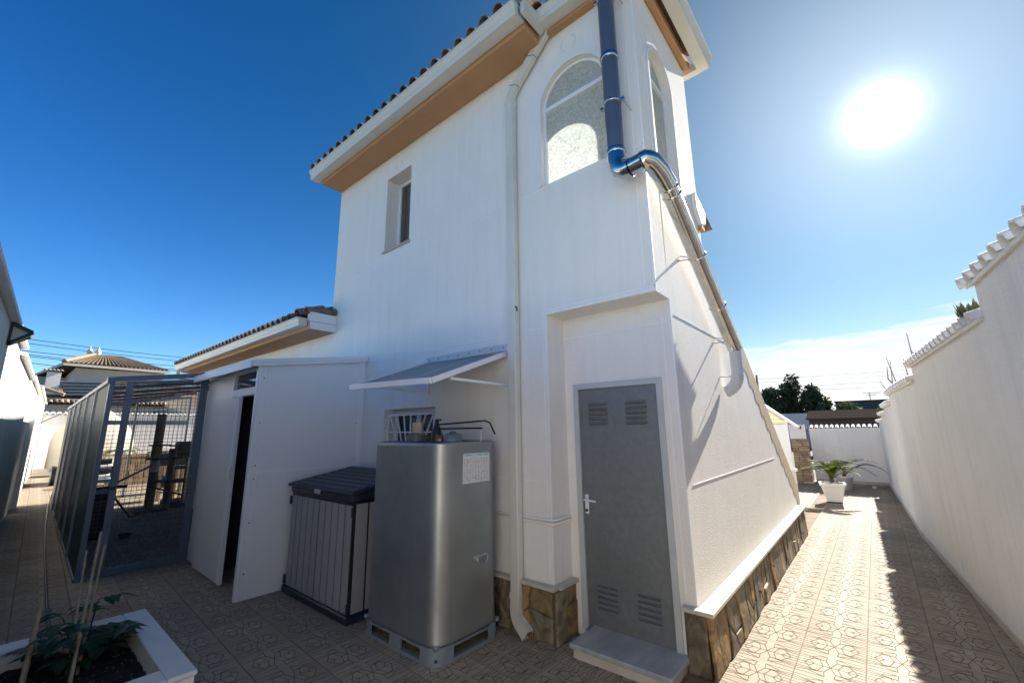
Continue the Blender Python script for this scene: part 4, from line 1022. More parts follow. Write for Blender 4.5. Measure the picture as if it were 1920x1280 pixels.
# ------------------------------------------------------------ boundary walls
rw = thing('boundary_wall', 'white stepped boundary wall with painted tile coping on the right', 'wall', (.6, 6, 0))
segs = [(-.75, 4.37, 2.66), (4.37, 7.45, 2.40), (7.45, 10.8, 2.215), (10.8, 13.0, 2.045), (13.0, 14.7, 1.90), (14.7, 16.4, 1.74)]
WT = .22
def coping(parent, pts_fn, s0, s1, z, across, pitch=.19, over=.08, reach=.0):
    """row of painted tiles laid across a wall; pts_fn(s)->(x,y) of the wall face, across = vector to the far side"""
    pass
for (a, b, ze) in segs:
    m = MB(); n_ = 8; zt = ze+.03
    ys_ = [a+(b-a)*i/n_ for i in range(n_+1)]
    for i in range(n_):
        y0_, y1_ = ys_[i], ys_[i+1]
        p = [(wxr(y0_), y0_), (wxr(y0_)+WT, y0_), (wxr(y1_)+WT, y1_), (wxr(y1_), y1_)]
        m.face([(q[0], q[1], zt) for q in p]); m.face([(p[0][0], p[0][1], -.05), (p[3][0], p[3][1], -.05), (p[3][0], p[3][1], zt), (p[0][0], p[0][1], zt)])
        m.face([(p[1][0], p[1][1], -.05), (p[2][0], p[2][1], -.05), (p[2][0], p[2][1], zt), (p[1][0], p[1][1], zt)])
    m.face([(wxr(b), b, -.05), (wxr(b)+WT, b, -.05), (wxr(b)+WT, b, zt), (wxr(b), b, zt)]); m.face([(wxr(a), a, -.05), (wxr(a)+WT, a, -.05), (wxr(a)+WT, a, zt), (wxr(a), a, zt)])
    m.build('wall_section', STUCCO2, rw)
    # coping: bed mortar wedge and tiles falling towards the path
    y = a+.0; ang = math.atan(.07)
    bed = MB(); sl_ = .30
    for i in range(n_):
        y0_, y1_ = ys_[i], ys_[i+1]+(.06 if i == n_-1 else 0)
        q = []
        for yy_ in (y0_, y1_):
            xw = wxr(yy_); q.append([(xw-.03, yy_, ze+.0), (xw+WT+.05, yy_, ze+.0+sl_*.3), (xw+WT+.05, yy_, ze+.03+sl_*.3), (xw-.03, yy_, ze+.03)])
        bed.grid(q, True, 0, False)
        if i == n_-1: bed.face(q[1])
        if i == 0: bed.face(q[0])
    bed.build('coping_bed', WCLAY, rw)
    nt_ = int((b+.08-a)/.19)
    for k in range(nt_+1):
        yk = a+.19*k+.05
        if yk > b+.08: break
        xw = wxr(yk)
        cover_tile((xw-.055, yk, ze+.02), (1, .0, sl_), .38, .072, .066, .014, 6).build('coping_tile', WCLAY, rw, recalc=False)
m = MB(); rows = []
for y in [-.7+i*.5 for i in range(35)]:
    rows.append([(wxr(y)-.012, y, 0), (wxr(y)-.012, y, .07), (wxr(y)+.001, y, .075)])
m.grid(rows, smooth=False); m.build('skirting', SILL, rw)

lw = thing('boundary_wall', 'long white wall running along the left side passage', 'wall', (-10, 0, 0))
lsegs = [(1.25, -8.9, 2.86), (-8.9, -13.0, 2.78), (-13.0, -19.0, 2.85), (-19.0, -29.9, 3.12)]
for (a, b, ze) in lsegs:
    m = MB()
    def P4(x, o, z): return (x, wyl(x)-o, z)
    m.face([P4(a, 0, -.05), P4(b, 0, -.05), P4(b, 0, ze), P4(a, 0, ze)]); m.face([P4(a, .22, -.05), P4(b, .22, -.05), P4(b, .22, ze), P4(a, .22, ze)])
    m.face([P4(a, 0, ze), P4(b, 0, ze), P4(b, .22, ze), P4(a, .22, ze)]); m.face([P4(b, 0, -.05), P4(b, .22, -.05), P4(b, .22, ze), P4(b, 0, ze)]); m.face([P4(a, 0, -.05), P4(a, .22, -.05), P4(a, .22, ze), P4(a, 0, ze)])
    m.build('wall_section', STUCCO2, lw)
    m = MB(); e = -.0 if b < -28 else .0
    q = [[P4(x, -.07, ze+.001), P4(x, .28, ze+.06), P4(x, .28, ze+.11), P4(x, -.07, ze+.05)] for x in (a, b+.02)]
    m.grid(q, True, 0, False); m.face(q[0]); m.face(q[1]); m.build('coping', WCLAY, lw, bevel=.006)
# pilaster, shuttered opening and ledge on the left wall
m = MB(); m.box(-16.25, -15.95, wyl(-16)-.01, wyl(-16)+.10, 0, 2.5); m.build('pilaster', STUCCO2, lw)
m = MB(); xw = -17.6; m.box(xw-.6, xw+.6, wyl(xw)-.02, wyl(xw)+.10, 1.35, 2.25); wbx = m.build('service_box', TRIM, lw, bevel=.01)
m = MB(); m.box(xw-.5, xw+.5, wyl(xw)+.101, wyl(xw)+.11, 1.45, 2.15); m.build('box_door', SHUT, wbx)
# back wall behind the viewer closing the corner
bw = MB(); bw.box(.9, 1.35, -.80, -.76, 0, 2.7); 
# skirting strip of the left wall
# lamp on left wall
lamp = thing('wall_lamp', 'black wedge-shaped wall lamp on the left boundary wall', 'lamp', (-6.95, wyl(-6.95), 2.75))
yl = wyl(-6.95)
m = MB(); m.slab([(yl, 2.88), (yl+.16, 2.80), (yl+.17, 2.76), (yl, 2.84)], [], lambda a, b, d_: (-7.12+d_, a, b), .34); m.build('lamp_hood', BLACK, lamp)
m = MB(); m.slab([(yl, 2.84), (yl+.14, 2.77), (yl, 2.66)], [], lambda a, b, d_: (-7.09+d_, a, b), .28); m.build('lamp_glass', mat('cream_glass', (.6, .58, .5), .4), lamp)
m = MB(); m.bar((-7.11, yl, 2.66), (-7.11, yl+.16, 2.78), .02, .02).bar((-6.80, yl, 2.64), (-6.80, yl+.16, 2.78), .02, .03).bar((-6.80, yl+.005, 2.62), (-6.80, yl+.005, 2.86), .02, .02); m.build('lamp_frame', BLACK, lamp)

# cross wall at the far left with scalloped coping
cwl = thing('garden_wall', 'sunlit white garden wall with scalloped tile top at the far left', 'wall', (-29, 5, 0))
m = MB(); m.box(-29.3, -29.05, 1.2, 12.0, 0, 2.62); m.build('wall_section', STUCCO2, cwl)
m = MB(); m.box(-29.04, -29.02, 1.2, 12, 0, .22); m.build('skirting', SILL, cwl)
for k in range(54):
    cover_tile((-28.98, 1.3+.2*k, 2.60), (-1, 0, .25), .42, .095, .085, .02, 6).build('coping_tile', WCLAY, cwl, recalc=False)
# cross wall at the end of the path
cwr = thing('garden_wall', 'white garden wall with scalloped coping closing the path on the right', 'wall', (-1, 16.5, 0))
m = MB(); m.box(-1.62, .35, 16.45, 16.65, 0, 1.60); m.build('wall_section', STUCCO2, cwr)
m = MB(); m.box(-1.62, .1, 16.43, 16.447, 0, .08); m.build('skirting', SILL, cwr)
for k in range(14):
    cover_tile((-1.56+.13*k, 16.42, 1.60), (0, 1, .25), .30, .048, .044, .010, 6).build('coping_tile', WCLAY, cwr, recalc=False)

# ------------------------------------------------------------ garden drain, hose
m = MB(); m.box(-27.1, -26.6, 1.1, 2.8, .002, .05); tag(m.build('floor_channel', mat('dark_channel', (.05, .05, .05), .7)), 'dark drainage channel crossing the far end of the left passage', 'drain')
m = MB(); hp = [(-16.4, 1.12, .3), (-15.2, 1.0, .02), (-14.36, .96, .012), (-12.48, .84, .012), (-9.48, .69, .012), (-6.9, .58, .012), (-4.7, .5, .012)]
m.tube(hp, .011, 8); tag(m.build('garden_hose', BLACK), 'thin black hose lying along the left passage paving', 'hose')
m = MB(); m.tube([(-17.6, wyl(-17.6)+.12, 2.0), (-17.0, 1.0, 2.25), (-16.1, 1.12, 2.36)], .012, 6); tag(m.build('hanging_cable', BLACK), 'black cable strung from the left wall to the enclosure top', 'cable')

# ------------------------------------------------------------ planter with plant and canes
pl = thing('raised_planter', 'white rectangular masonry planter filled with dark soil', 'planter', (-3.8, .4, 0))
PX0, PX1, PY0, PY1, PZ = -4.45, -3.11, -.19, .92, .40
m = MB(); m.slab(rect(PX0+.015, PX1, PY0, PY1-.015), [rect(PX0+.15, PX1-.15, PY0+.13, PY1-.13)], lambda a, b, d_: (a, b, d_), PZ-.028); m.build('planter_wall', STUCCO2, pl)
def rim(x0, x1, y0, y1): MB().box(x0, x1, y0, y1, PZ-.027, PZ).build('rim_slab', mat('white_rim', (.66, .68, .69), .5, var=.08, vs=6) if 'white_rim' not in MATS else MATS['white_rim'], pl, bevel=.006)
rim(PX0, PX1, PY1-.135, PY1); rim(PX0, PX0+.16, PY0, PY1-.1365)
rim(PX0+.1615, PX1, PY0, PY0+.13); rim(PX1-.16, PX1, PY0+.1315, PY1-.1365)
m = MB(); nx, ny = 46, 22; rows = []
for i in range(nx+1):
    rows.append([(PX0+.15+(PX1-PX0-.3)*i/nx, PY0+.13+(PY1-PY0-.26)*j/ny, .27+.018*rnd.random()) for j in range(ny+1)])
m.grid(rows); m.build('soil', SOIL, pl)
m = MB(); r_s = random.Random(5)
for i in range(240):
    x = r_s.uniform(PX0+.18, -3.3); y = r_s.uniform(PY0+.16, PY1-.16); s_ = r_s.uniform(.003, .008); z = .288
    m.face([(x-s_, y, z), (x, y-s_, z+s_*.6), (x+s_, y, z), (x, y+s_, z+s_*.7)])
m.build('soil_flecks', mat('perlite', (.30, .26, .20), .9), pl, stuff=True, recalc=False)
canes = [((-3.72, .47, .27), (-4.52, .60, .99), .011, 'longest bamboo cane leaning in the planter beside the plant'),
         ((-4.10, .50, .27), (-4.37, .52, .905), .008, 'thin bamboo cane standing behind the plant in the planter'),
         ((-3.92, .52, .27), (-4.50, .63, .90), .009, 'bamboo cane tied beside the longest cane in the planter'),
         ((-3.90, .29, .27), (-4.27, .34, .66), .015, 'thick split bamboo cane nearest the left wall in the planter')]
for i, (a, b, r_, lb) in enumerate(canes):
    a, b = Vector(a), Vector(b); n_ = 14
    m = MB(); m.tube([a+(b-a)*k/n_ for k in range(n_+1)], [r_*(1-.3*k/n_)*(1.18 if k % 4 == 0 else 1) for k in range(n_+1)], 8)
    tag(m.build('bamboo_cane', BAMBOO), lb, 'cane', 'bamboo canes in the planter')
plant = thing('potato_plant', 'bushy dark green leafy plant growing in the planter', 'plant', (-4.05, .55, .27))
pr2 = random.Random(12)
def leaf(m, p, d_, up_, L_, W_):
    d_ = d_.normalized(); s_ = d_.cross(up_).normalized(); u_ = s_.cross(d_)
    pts = []
    prof = [(0, .0), (.18, .72), (.42, 1.0), (.7, .7), (1, .0)]
    cen = [p+d_*(t*L_)-u_*(t*t*L_*.28) for t, w_ in prof]
    l_ = [c+s_*w_*W_/2+u_*w_*W_*.12 for c, (t, w_) in zip(cen, prof)]; r_ = [c-s_*w_*W_/2+u_*w_*W_*.12 for c, (t, w_) in zip(cen, prof)]
    for i in range(4):
        m.face([cen[i], cen[i+1], l_[i+1], l_[i]], 0, True); m.face([cen[i], r_[i], r_[i+1], cen[i+1]], 0, True)
for sidx in range(7):
    a = 2*math.pi*sidx/7+pr2.uniform(-.3, .3); b0 = Vector((-4.12+.09*math.cos(a), .55+.07*math.sin(a), .27)); H = pr2.uniform(.14, .34)
    out = Vector((math.cos(a)*.09, math.sin(a)*.08, H)); stem = [b0+out*t+Vector((math.cos(a), math.sin(a), 0))*.06*t*t for t in (0, .25, .5, .75, 1)]
    m = MB(); m.tube(stem, [.006, .0055, .005, .004, .003], 6); stm = m.build('stem', LEAF, plant)
    for k in range(7):
        t = .22+.78*k/6; i = min(3, int(t*4)); q = stem[i].lerp(stem[i+1], t*4-i)
        aa = a+pr2.uniform(-1.6, 1.6)+(math.pi/2 if k % 2 else -math.pi/2)*.7
        dd = Vector((math.cos(aa), math.sin(aa), pr2.uniform(.0, .5)))
        m = MB(); ln = pr2.uniform(.06, .11)
        m.tube([q, q+dd*ln*.5, q+dd*ln+Vector((0, 0, -.01))], .0022, 5)
        for j in range(5):
            tt = .35+.65*(j//2)/2 if j < 4 else 1
            pp_ = q+dd*ln*tt; sd_ = dd.cross(Vector((0, 0, 1))).normalized()
            ddx = dd if j == 4 else (dd*.6+sd_*(1 if j % 2 else -1))
            leaf(m, pp_, Vector(ddx)+Vector((0, 0, -.15)), Vector((0, 0, 1)), pr2.uniform(.07, .13), pr2.uniform(.045, .07))
        m.build('compound_leaf', LEAF, stm, recalc=False)

# ------------------------------------------------------------ palms in pots on the path
def pot(parent, cx, cy, w0, w1, h, sx=1.0, rz=0.0):
    m = MB(); pr_ = [(w0/2, .03), (w1/2, h-.05), (w1/2+.02, h-.05), (w1/2+.022, h), (w1/2-.01, h), (w1/2-.015, h-.06)]
    rows = []
    for r_, z in pr_:
        ring = rrect(-r_*sx, r_*sx, -r_, r_, .03, z, 3); c_, s_ = math.cos(rz), math.sin(rz)
        rows.append([(cx+p[0]*c_-p[1]*s_, cy+p[0]*s_+p[1]*c_, p[2]) for p in ring])
    m.grid(rows, True, 0, False); m.build('pot', POT, parent)
    m = MB(); m.box(cx-w0*.5*sx, cx+w0*.5*sx, cy-w0*.5, cy+w0*.5, .003, .03); m.build('saucer', BLACK, parent, bevel=.01)
def frond_mesh(L_, droop, leaf_mat, n=26, lw_=.024, ll=.24, seed=1):
    r_ = random.Random(seed); m = MB(); pts = []
    for i in range(n+1):
        t = i/n; pts.append(Vector((L_*t*(1-.12*t), 0, L_*(.92*t-droop*t*t))))
    m.tube(pts, [.010*(1-.8*i/n) for i in range(n+1)], 5)
    for i in range(4, n+1):
        t = i/n; tang = (pts[i]-pts[i-1]).normalized(); l_ = ll*(math.sin(math.pi*min(1, .18+.82*t))**.6)*(.55 if i < 8 else 1)+.03
        for s_ in (-1, 1):
            side = Vector((0, s_, 0)); nn = tang.cross(side)
            d_ = (tang*.75+side*.75+Vector((0, 0, .28))).normalized()
            p = pts[i]; q = p+d_*l_*.5+Vector((0, 0, -.01)); e = p+d_*l_+Vector((0, 0, -.05*l_/.2))
            w_ = tang*lw_/2
            m.face([p-w_, p+w_, q+w_, q-w_]); m.face([q-w_, q+w_, e])
    return m
def palm(name, label, x, y, z0, n_f, L_, leaf_mat, seed, azs=None, droop=.72, group=None):
    t = thing(name, label, 'palm', (x, y, 0), group)
    r_ = random.Random(seed)
    o0 = None
    for k in range(n_f):
        az = azs[k][0] if azs else 2*math.pi*k/n_f+r_.uniform(-.3, .3); sc_ = azs[k][1] if azs else r_.uniform(.7, 1.1); tilt = azs[k][2] if azs else r_.uniform(-.35, .3)
        if k < 3 or o0 is None:
            m = frond_mesh(L_, droop+.1*k, leaf_mat, seed=seed+k); o = m.build('frond', leaf_mat, None, recalc=False); o.parent = t; o0 = o
        else:
            o = bpy.data.objects.new('frond', o0.data); col.objects.link(o); o.parent = t
        o.location = (0, 0, z0+.05); o.scale = (sc_,)*3; o.rotation_euler = (0, tilt, az)
    return t
pt = palm('potted_palm', 'small yellow-green palm in a white tapered pot topped with pebbles', -.93, 12.3, .44, 20, .80, PALML, 21, azs=[(math.pi-.1, .85, -.05), (math.pi+.5, .7, -.5), (2.5, .75, -.6), (.1, .8, -.1), (.5, .75, -.5), (-.5, .8, -.35), (-1.3, .6, -.2), (-2.0, .62, -.55), (1.4, .7, -.7), (2.0, .6, -.9), (-.9, .6, -.8), (3.4, .62, -.8), (0.9, .6, -.95), (.3, .85, -.7), (2.8, .8, -.75), (-.2, .8, -.6), (3.0, .75, -.35), (-2.6, .7, -.6), (1.1, .7, -.4), (.7, .8, -.85)])
pot(pt, -.93, 12.3, .27, .42, .42, 1.05, .1)
m = MB(); m.tube([(-.93, 12.3, .36), (-.93, 12.3, .52)], [.06, .045], 10); m.build('trunk', BARK, pt)
prr = random.Random(3)
for k in range(26):
    m = MB(); a = prr.uniform(0, 6.28); r_ = .19*math.sqrt(prr.random()); c = Vector((-.93+r_*math.cos(a), 12.3+r_*math.sin(a), .42)); s_ = prr.uniform(.022, .042)
    m.lathe(c, [(.001, -s_*.6), (s_, -s_*.2), (s_*.9, s_*.3), (.001, s_*.65)], 7); m.build('pebble', PEBBLE, pt)
pt = palm('potted_palm', 'darker drooping palm in a round white pot behind the pebble-topped one', -.83, 14.8, .30, 9, 1.05, PALML2, 41, azs=[(.05, 1.0, -.15), (.25, .9, -.55), (-.3, .75, -.3), (2.9, .6, -.4), (2.2, .6, -.8), (1.2, .6, -.9), (-1.2, .55, -.6), (.9, .7, -.8), (3.6, .6, -.9)], droop=.95)
m = MB(); m.lathe((-.83, 14.8, 0), [(.001, .002), (.13, .002), (.19, .33), (.205, .33), (.205, .36), (.18, .36), (.17, .3), (.001, .3)], 20); m.build('pot', POT, pt)
m = MB(); m.tube([(-.83, 14.8, .3), (-.83, 14.8, .42)], [.05, .04], 8); m.build('trunk', BARK, pt)

# ------------------------------------------------------------ pergola awning and stone pillar behind the stair
pg = thing('shade_canopy', 'white framed lean-to with a yellowed pleated sunshade beyond the stair', 'canopy', (-1.9, 13, 0))
P_ = [(-2.55, 12.9, 2.55), (-1.50, 12.9, 1.66), (-1.50, 13.15, 1.66), (-2.55, 13.15, 2.55)]
m = MB(); n_ = 24; rows = []
m.bar(P_[0], P_[1], .05, .05); m.bar(P_[1], P_[2], .05, .05); m.build('roof_rail', ALU, pg)
m = MB(); rows = []
for i in range(17):
    z = 1.74+.80*i/16; x1 = -1.52-(z-1.66)/.89*1.02; rows.append([(-2.6, 12.95+.03*(i % 2), z), (min(x1, -1.56), 12.95+.03*(i % 2), z)])
m.grid(rows, smooth=False); m.build('pleated_shade', AWN, pg)
m = MB(); m.face([(p[0], p[1], p[2]+.03) for p in P_]); m.build('roof_sheet', POLY, pg)
m = MB(); m.bar((-1.73, 12.92, 1.85), (-1.73, 12.92, .62), .045, .045); m.build('post', ALU, pg)
m = MB(); m.bar((-2.24, 12.92, 1.5), (-2.24, 12.92, 2.3), .045, .045); m.build('post', ALU, pg)
m = MB(); m.box(-2.6, -1.76, 12.94, 12.96, .65, 1.73); m.build('side_panel', PANEL, pg)
m = MB(); m.box(-2.6, -1.64, 12.86, 13.0, .58, .64); m.build('sill', TRIM, pg)
m = MB(); m.box(-2.6, -1.70, 12.9, 13.1, 0, .579); m.build('dwarf_wall', STUCCO2, pg)
spl = thing('stone_pillar', 'brown dry-stone clad pillar with white top beside the path end wall', 'pillar', (-1.75, 15.7, 0))
m = MB(); m.box(-2.02, -1.66, 15.6, 15.9, 0, 1.30); m.build('pillar_core', MORTAR, spl)
k = 0; z = .01
while z < 1.28:
    h = prr.uniform(.045, .09); x = -2.02
    while x < -1.60:
        w_ = prr.uniform(.10, .26); x2 = min(x+w_, -1.58)
        m = MB(); m.box(x+.004, x2-.004, 15.56+prr.uniform(-.02, .015), 15.60, z+.004, min(z+h, 1.3)-.004); m.build('stone', SANDST, spl, bevel=.006); x = x2
    z += h
m = MB(); m.box(-2.04, -1.66, 15.58, 15.92, 1.30, 1.72); m.build('pillar_top', STUCCO2, spl)
m = MB(); m.box(-1.80, -1.72, 15.565, 15.579, 1.60, 1.68); m.build('vent_opening', DARK, spl)

m = MB(); xx = wxr(13.9)-.25; 
gl = thing('ground_spotlight', 'small white ground light near the path end wall', 'light', (-.25, 15.6, 0))
m.lathe((-.25, 15.6, 0), [(.001, .05), (.04, .045), (.05, .0)], 10); m.build('light_body', POT, gl)

# sandstone planter wall, small palm, draped cover at the far left
sp = thing('stone_planter', 'low sandstone block planter wall beyond the enclosure', 'planter', (-20, 5, 0))
m = MB(); m.box(-20.5, -20.02, 2.9, 8.5, 0, .93); m.build('wall_core', MORTAR, sp)
m = MB(); m.box(-20.55, -19.96, 2.88, 8.5, .932, 1.0); m.build('coping_slab', SANDST, sp)
for r_ in range(4):
    y = 2.9-(.2 if r_ % 2 else 0)
    while y < 6.0:
        y0_ = max(y, 2.9); m = MB(); m.box(-20.02, -19.985+prr.uniform(-.01, .01), y0_+.008, y+.392, .01+.23*r_, .225+.23*r_)
        if y+.392-y0_ > .05: m.build('stone', SANDST, sp)
        y += .4
palm('garden_palm', 'small green palm growing behind the stone planter at the far left', -22.0, 3.05, .9, 9, .9, PALML, 61)
dc = thing('draped_cover', 'cream cloth cover draped over a tall rounded shape behind the enclosure', 'cover', (-22.6, 2.2, 0))
m = MB(); rows = []
for i in range(15):
    t = i/14; z = .55+2.1*t; wd = (1-(max(0, t-.35)/.65)**2.2*.78)
    ring = []
    for k in range(28):
        a = 2*math.pi*k/28; f_ = 1+.03*math.sin(9*a+2*t)*(1-t)
        ring.append((-22.6+.95*wd*math.cos(a)*f_, 2.35+1.15*wd*math.sin(a)*f_, z))
    rows.append(ring)
m.grid(rows, True); m.face(rows[-1]); m.build('cloth', CLOTH, dc)
for y_ in (1.45, 2.9):
    m = MB(); m.tube([(-22.1, y_-.08, .32), (-22.1, y_+.08, .32)], .32, 16); m.build('wheel', BLACK, dc)
m = MB(); m.box(-23.3, -21.9, 1.3, 3.3, .45, .55); m.build('trailer_frame', ZINC, dc)

# ------------------------------------------------------------ neighbouring houses on the left
nh = thing('neighbour_house', 'cream house with hipped clay tile roof and two roof finials', 'house', (-38, 4, 0))
m = MB(); m.box(-44, -35.3, 2.35, 6.4, 0, 5.55); m.build('wall', HOUSEC, nh)
m = MB(); m.box(-50, -40.6, .55, 2.9, 0, 5.4); m.build('wall', HOUSEC, nh)
m = MB(); ea = 5.72; cN = (-34.7, 1.8); cR = (-35.1, 6.7); cL = (-51, .1); 
ap = (-38.3, 3.35, 6.75); ap2 = (-48, 3.6, 6.75)
m.face([(cN[0], cN[1], ea), (cR[0], cR[1], ea), (-37.9, 4.6, 6.7), ap]); m.face([(cN[0], cN[1], ea), ap, ap2, (cL[0], cL[1], ea)]); m.face([(cR[0], cR[1], ea), (-50, 7.2, ea), ap2, (-37.9, 4.6, 6.7)]); m.face([ap, (-37.9, 4.6, 6.7), ap2])
m.face([(cN[0], cN[1], ea-.01), (cR[0], cR[1], ea-.01), (-50, 7.2, ea-.01), (cL[0], cL[1], ea-.01)])
rfn = m.build('roof', ROOFN, nh)
for k in range(24):
    t = (k+.5)/24; a = Vector((cN[0], cN[1], ea)).lerp(Vector((cR[0], cR[1], ea)), t); b = Vector(ap).lerp(Vector((-37.9, 4.6, 6.7)), t)
    m = MB(); m.tube([a+Vector((0, 0, .03)), b+Vector((0, 0, .03))], .07, 6); m.build('tile_course', ROOFN, rfn, recalc=False)
m = MB(); m.tube([Vector((cN[0], cN[1], ea+.08)), Vector(ap)+Vector((0, 0, .08))], .12, 8); m.build('hip_ridge', SANDST, rfn)
m = MB(); m.bar((cN[0], cN[1]-.02, ea-.08), (cR[0], cR[1]+.02, ea-.08), .10, .14); m.bar((cN[0], cN[1], ea-.08), (cL[0], cL[1], ea-.08), .10, .14); m.build('eave_gutter', HOUSEC, nh)
for q in ((-38.4, 3.05), (-38.2, 3.42)):
    m = MB(); m.lathe((q[0], q[1], 6.72), [(.12, 0), (.10, .10), (.17, .2), (.15, .3), (.08, .42), (.02, .58), (.001, .62)], 10); m.build('finial', STUCCO2, rfn)
ch = thing('chimney_house', 'lower tiled house with a white tile-capped chimney and roof panels', 'house', (-33, 1.5, 0))
m = MB(); m.box(-34.2, -32, 1.25, 6.3, 0, 3.55); m.build('wall', HOUSEC, ch)
m = MB(); m.box(-33.7, -33.15, 1.20, 1.72, 3.0, 5.0); cc_ = m.build('chimney', STUCCO2, ch)
for k in range(5):
    cover_tile((-33.1, 1.12+.15*k, 5.02), (-1, 0, .22), .6, .08, .075, .02, 6).build('chimney_tile', SANDST, cc_, recalc=False)
m = MB(); m.face([(-31.6, 1.0, 3.25), (-31.6, 6.3, 3.25), (-34.2, 6.3, 4.2), (-34.2, 1.0, 4.2)]); m.face([(-31.6, 1.0, 3.24), (-31.6, 6.3, 3.24), (-34.2, 6.3, 3.24), (-34.2, 1.0, 3.24)]); m.build('roof', ROOFN, ch)
m = MB(); m.tube([(-32.4, .4, 4.35), (-31.9, 1.9, 3.75)], .10, 6); m.build('hip_ridge', SANDST, ch)
for k in range(26):
    cover_tile((-31.55, 1.05+.2*k, 3.28), (-1, 0, .365), .5, .09, .085, .02, 6).build('roof_tile', SANDST if k % 3 else ROOFN, ch, recalc=False)
m = MB(); q = [(-32.3, 1.95, 3.75), (-32.3, 3.9, 3.85), (-33.4, 3.9, 4.62), (-33.4, 1.75, 4.55)]; m.face(q); m.face([(a, b, c-.05) for a, b, c in q]); pn = m.build('solar_panel', SOLAR, ch)
for t in (.02, .26, .5, .74, .98):
    a = Vector(q[0]).lerp(Vector(q[3]), t); b = Vector(q[1]).lerp(Vector(q[2]), t); MB().bar(a+Vector((0, 0, .01)), b+Vector((0, 0, .01)), .04, .03).build('panel_rail', ZINC, pn)
fh = thing('far_roof_house', 'cream house wall with brown roof seen through the enclosure mesh', 'house', (-42, 10, 0))
m = MB(); m.box(-46, -42, 6.9, 16, 0, 4.6); m.build('wall', HOUSEC, fh)
m = MB(); m.face([(-41.5, 6.8, 4.5), (-41.5, 16.2, 4.5), (-44, 15, 5.6), (-44, 8, 5.6)]); m.build('roof', ROOFN, fh)
m = MB(); m.lathe((-31, 6.2, 1.0), [(.001, 2.15), (.5, 2.0), (1.1, 1.7), (1.12, 1.66), (.001, 1.9)], 16); ub = thing('garden_parasol', 'dark green open parasol showing over the far garden wall', 'parasol', (-31, 6.2, 0)); m.build('canopy', GREENH, ub)
m = MB(); m.tube([(-31, 6.2, 0), (-31, 6.2, 3.0)], .03, 8); m.build('pole', WOOD, ub)

# ------------------------------------------------------------ background right: trees, roofs, dark building
def foliage(mb, c, r3, n_, size, rr):
    for _ in range(n_):
        v = Vector((rr.gauss(0, 1), rr.gauss(0, 1), rr.gauss(0, 1))).normalized()*(rr.random()**.35)
        p = Vector((c[0]+v.x*r3[0], c[1]+v.y*r3[1], c[2]+v.z*r3[2]))
        a = Vector((rr.gauss(0, 1), rr.gauss(0, 1), rr.gauss(0, 1))).normalized(); b = a.cross(Vector((rr.gauss(0, 1), rr.gauss(0, 1), rr.gauss(0, 1)))).normalized()
        s_ = size*rr.uniform(.5, 1.3)
        mb.face([p, p+a*s_, p+a*s_*.7+b*s_*.7, p+b*s_*.5])
def tree(name, label, x, y, base, crown, mat_, trunk_h, n_clump, per, size, seed, group=None, trunk_r=.22):
    t = thing(name, label, 'tree', (x, y, 0), group); rr = random.Random(seed)
    m = MB(); m.tube([(x, y, 0), (x+.1, y, trunk_h*.5), (x, y, trunk_h), (x+.15, y, base+crown[2]*1.3)], [trunk_r*1.3, trunk_r, trunk_r*.8, trunk_r*.25], 8)
    cl = []
    for k in range(n_clump):
        v = Vector((rr.gauss(0, 1), rr.gauss(0, 1), rr.gauss(0, 1))).normalized()*(.35+.65*rr.random()**.5)
        c = (x+v.x*crown[0], y+v.y*crown[1], base+crown[2]+v.z*crown[2]); cl.append(c)
        if k % 2 == 0: m.tube([(x, y, trunk_h*.9), ((x+c[0])/2, (y+c[1])/2, (trunk_h+c[2])/2-.1), c], [trunk_r*.35, trunk_r*.2, trunk_r*.08], 5)
    m.build('trunk', BARK, t)
    f = MB()
    for c in cl: foliage(f, c, (crown[0]*.37, crown[1]*.34, crown[2]*.27), per, size, rr)
    f.build('crown', mat_, t, recalc=False); return t
tree('pine_tree', 'dark pine at the left of the tree group, nearest the stair edge', -9.3, 60, 1.9, (1.7, 1.6, 2.0), PINE, 2.2, 26, 150, .30, 5)
tree('pine_tree', 'tallest dark pine with open branches in the middle of the tree group', -6.4, 61, 2.0, (2.0, 1.7, 2.65), PINE, 2.6, 34, 150, .30, 6)
tree('pine_tree', 'smaller dark pine at the right end of the tree group', -4.7, 59, 1.2, (1.15, 1.2, 2.1), PINE, 1.8, 20, 130, .28, 8)
tree('pine_tree', 'low dark pine filling the gap below the tree group', -8.0, 56, .4, (2.9, 1.2, 1.25), PINE, 1.2, 24, 120, .28, 9)
tree('olive_tree', 'pale green bushy tree in front of the dark green building', -1.6, 50, 1.15, (1.5, 1.2, 1.25), OLIVE, 1.0, 26, 110, .22, 10)
tree('olive_tree', 'low pale green bush left of the bushy tree', -3.6, 49, 1.3, (1.0, 1.0, .75), OLIVE, .8, 16, 90, .20, 11)
tree('garden_shrub', 'yellow-green shrub top showing above the right wall step', .85, 30, 1.6, (.55, .5, .6), OLIVE, 1.3, 12, 90, .12, 13)
gb = thing('green_building', 'long dark green flat building beyond the pale green trees', 'building', (3, 56, 0))
m = MB(); m.box(-3.0, 12, 58, 64, 0, 4.1); m.build('wall', GREENH, gb)
m = MB(); m.box(-3.1, 12, 57.9, 64, 4.1, 4.2); m.build('parapet', GREENH, gb)
m = MB(); m.tube([(.0, 58, 4.2), (.0, 58, 5.0)], .04, 6).tube([(-.6, 58, 4.9), (.9, 58, 4.9)], .03, 6).tube([(-.3, 58, 4.7), (.5, 58, 4.7)], .03, 6); m.build('aerial', ZINC, gb)
br = thing('brown_roof_house', 'low house with a long brown roof behind the path end wall', 'house', (-1.6, 30, 0))
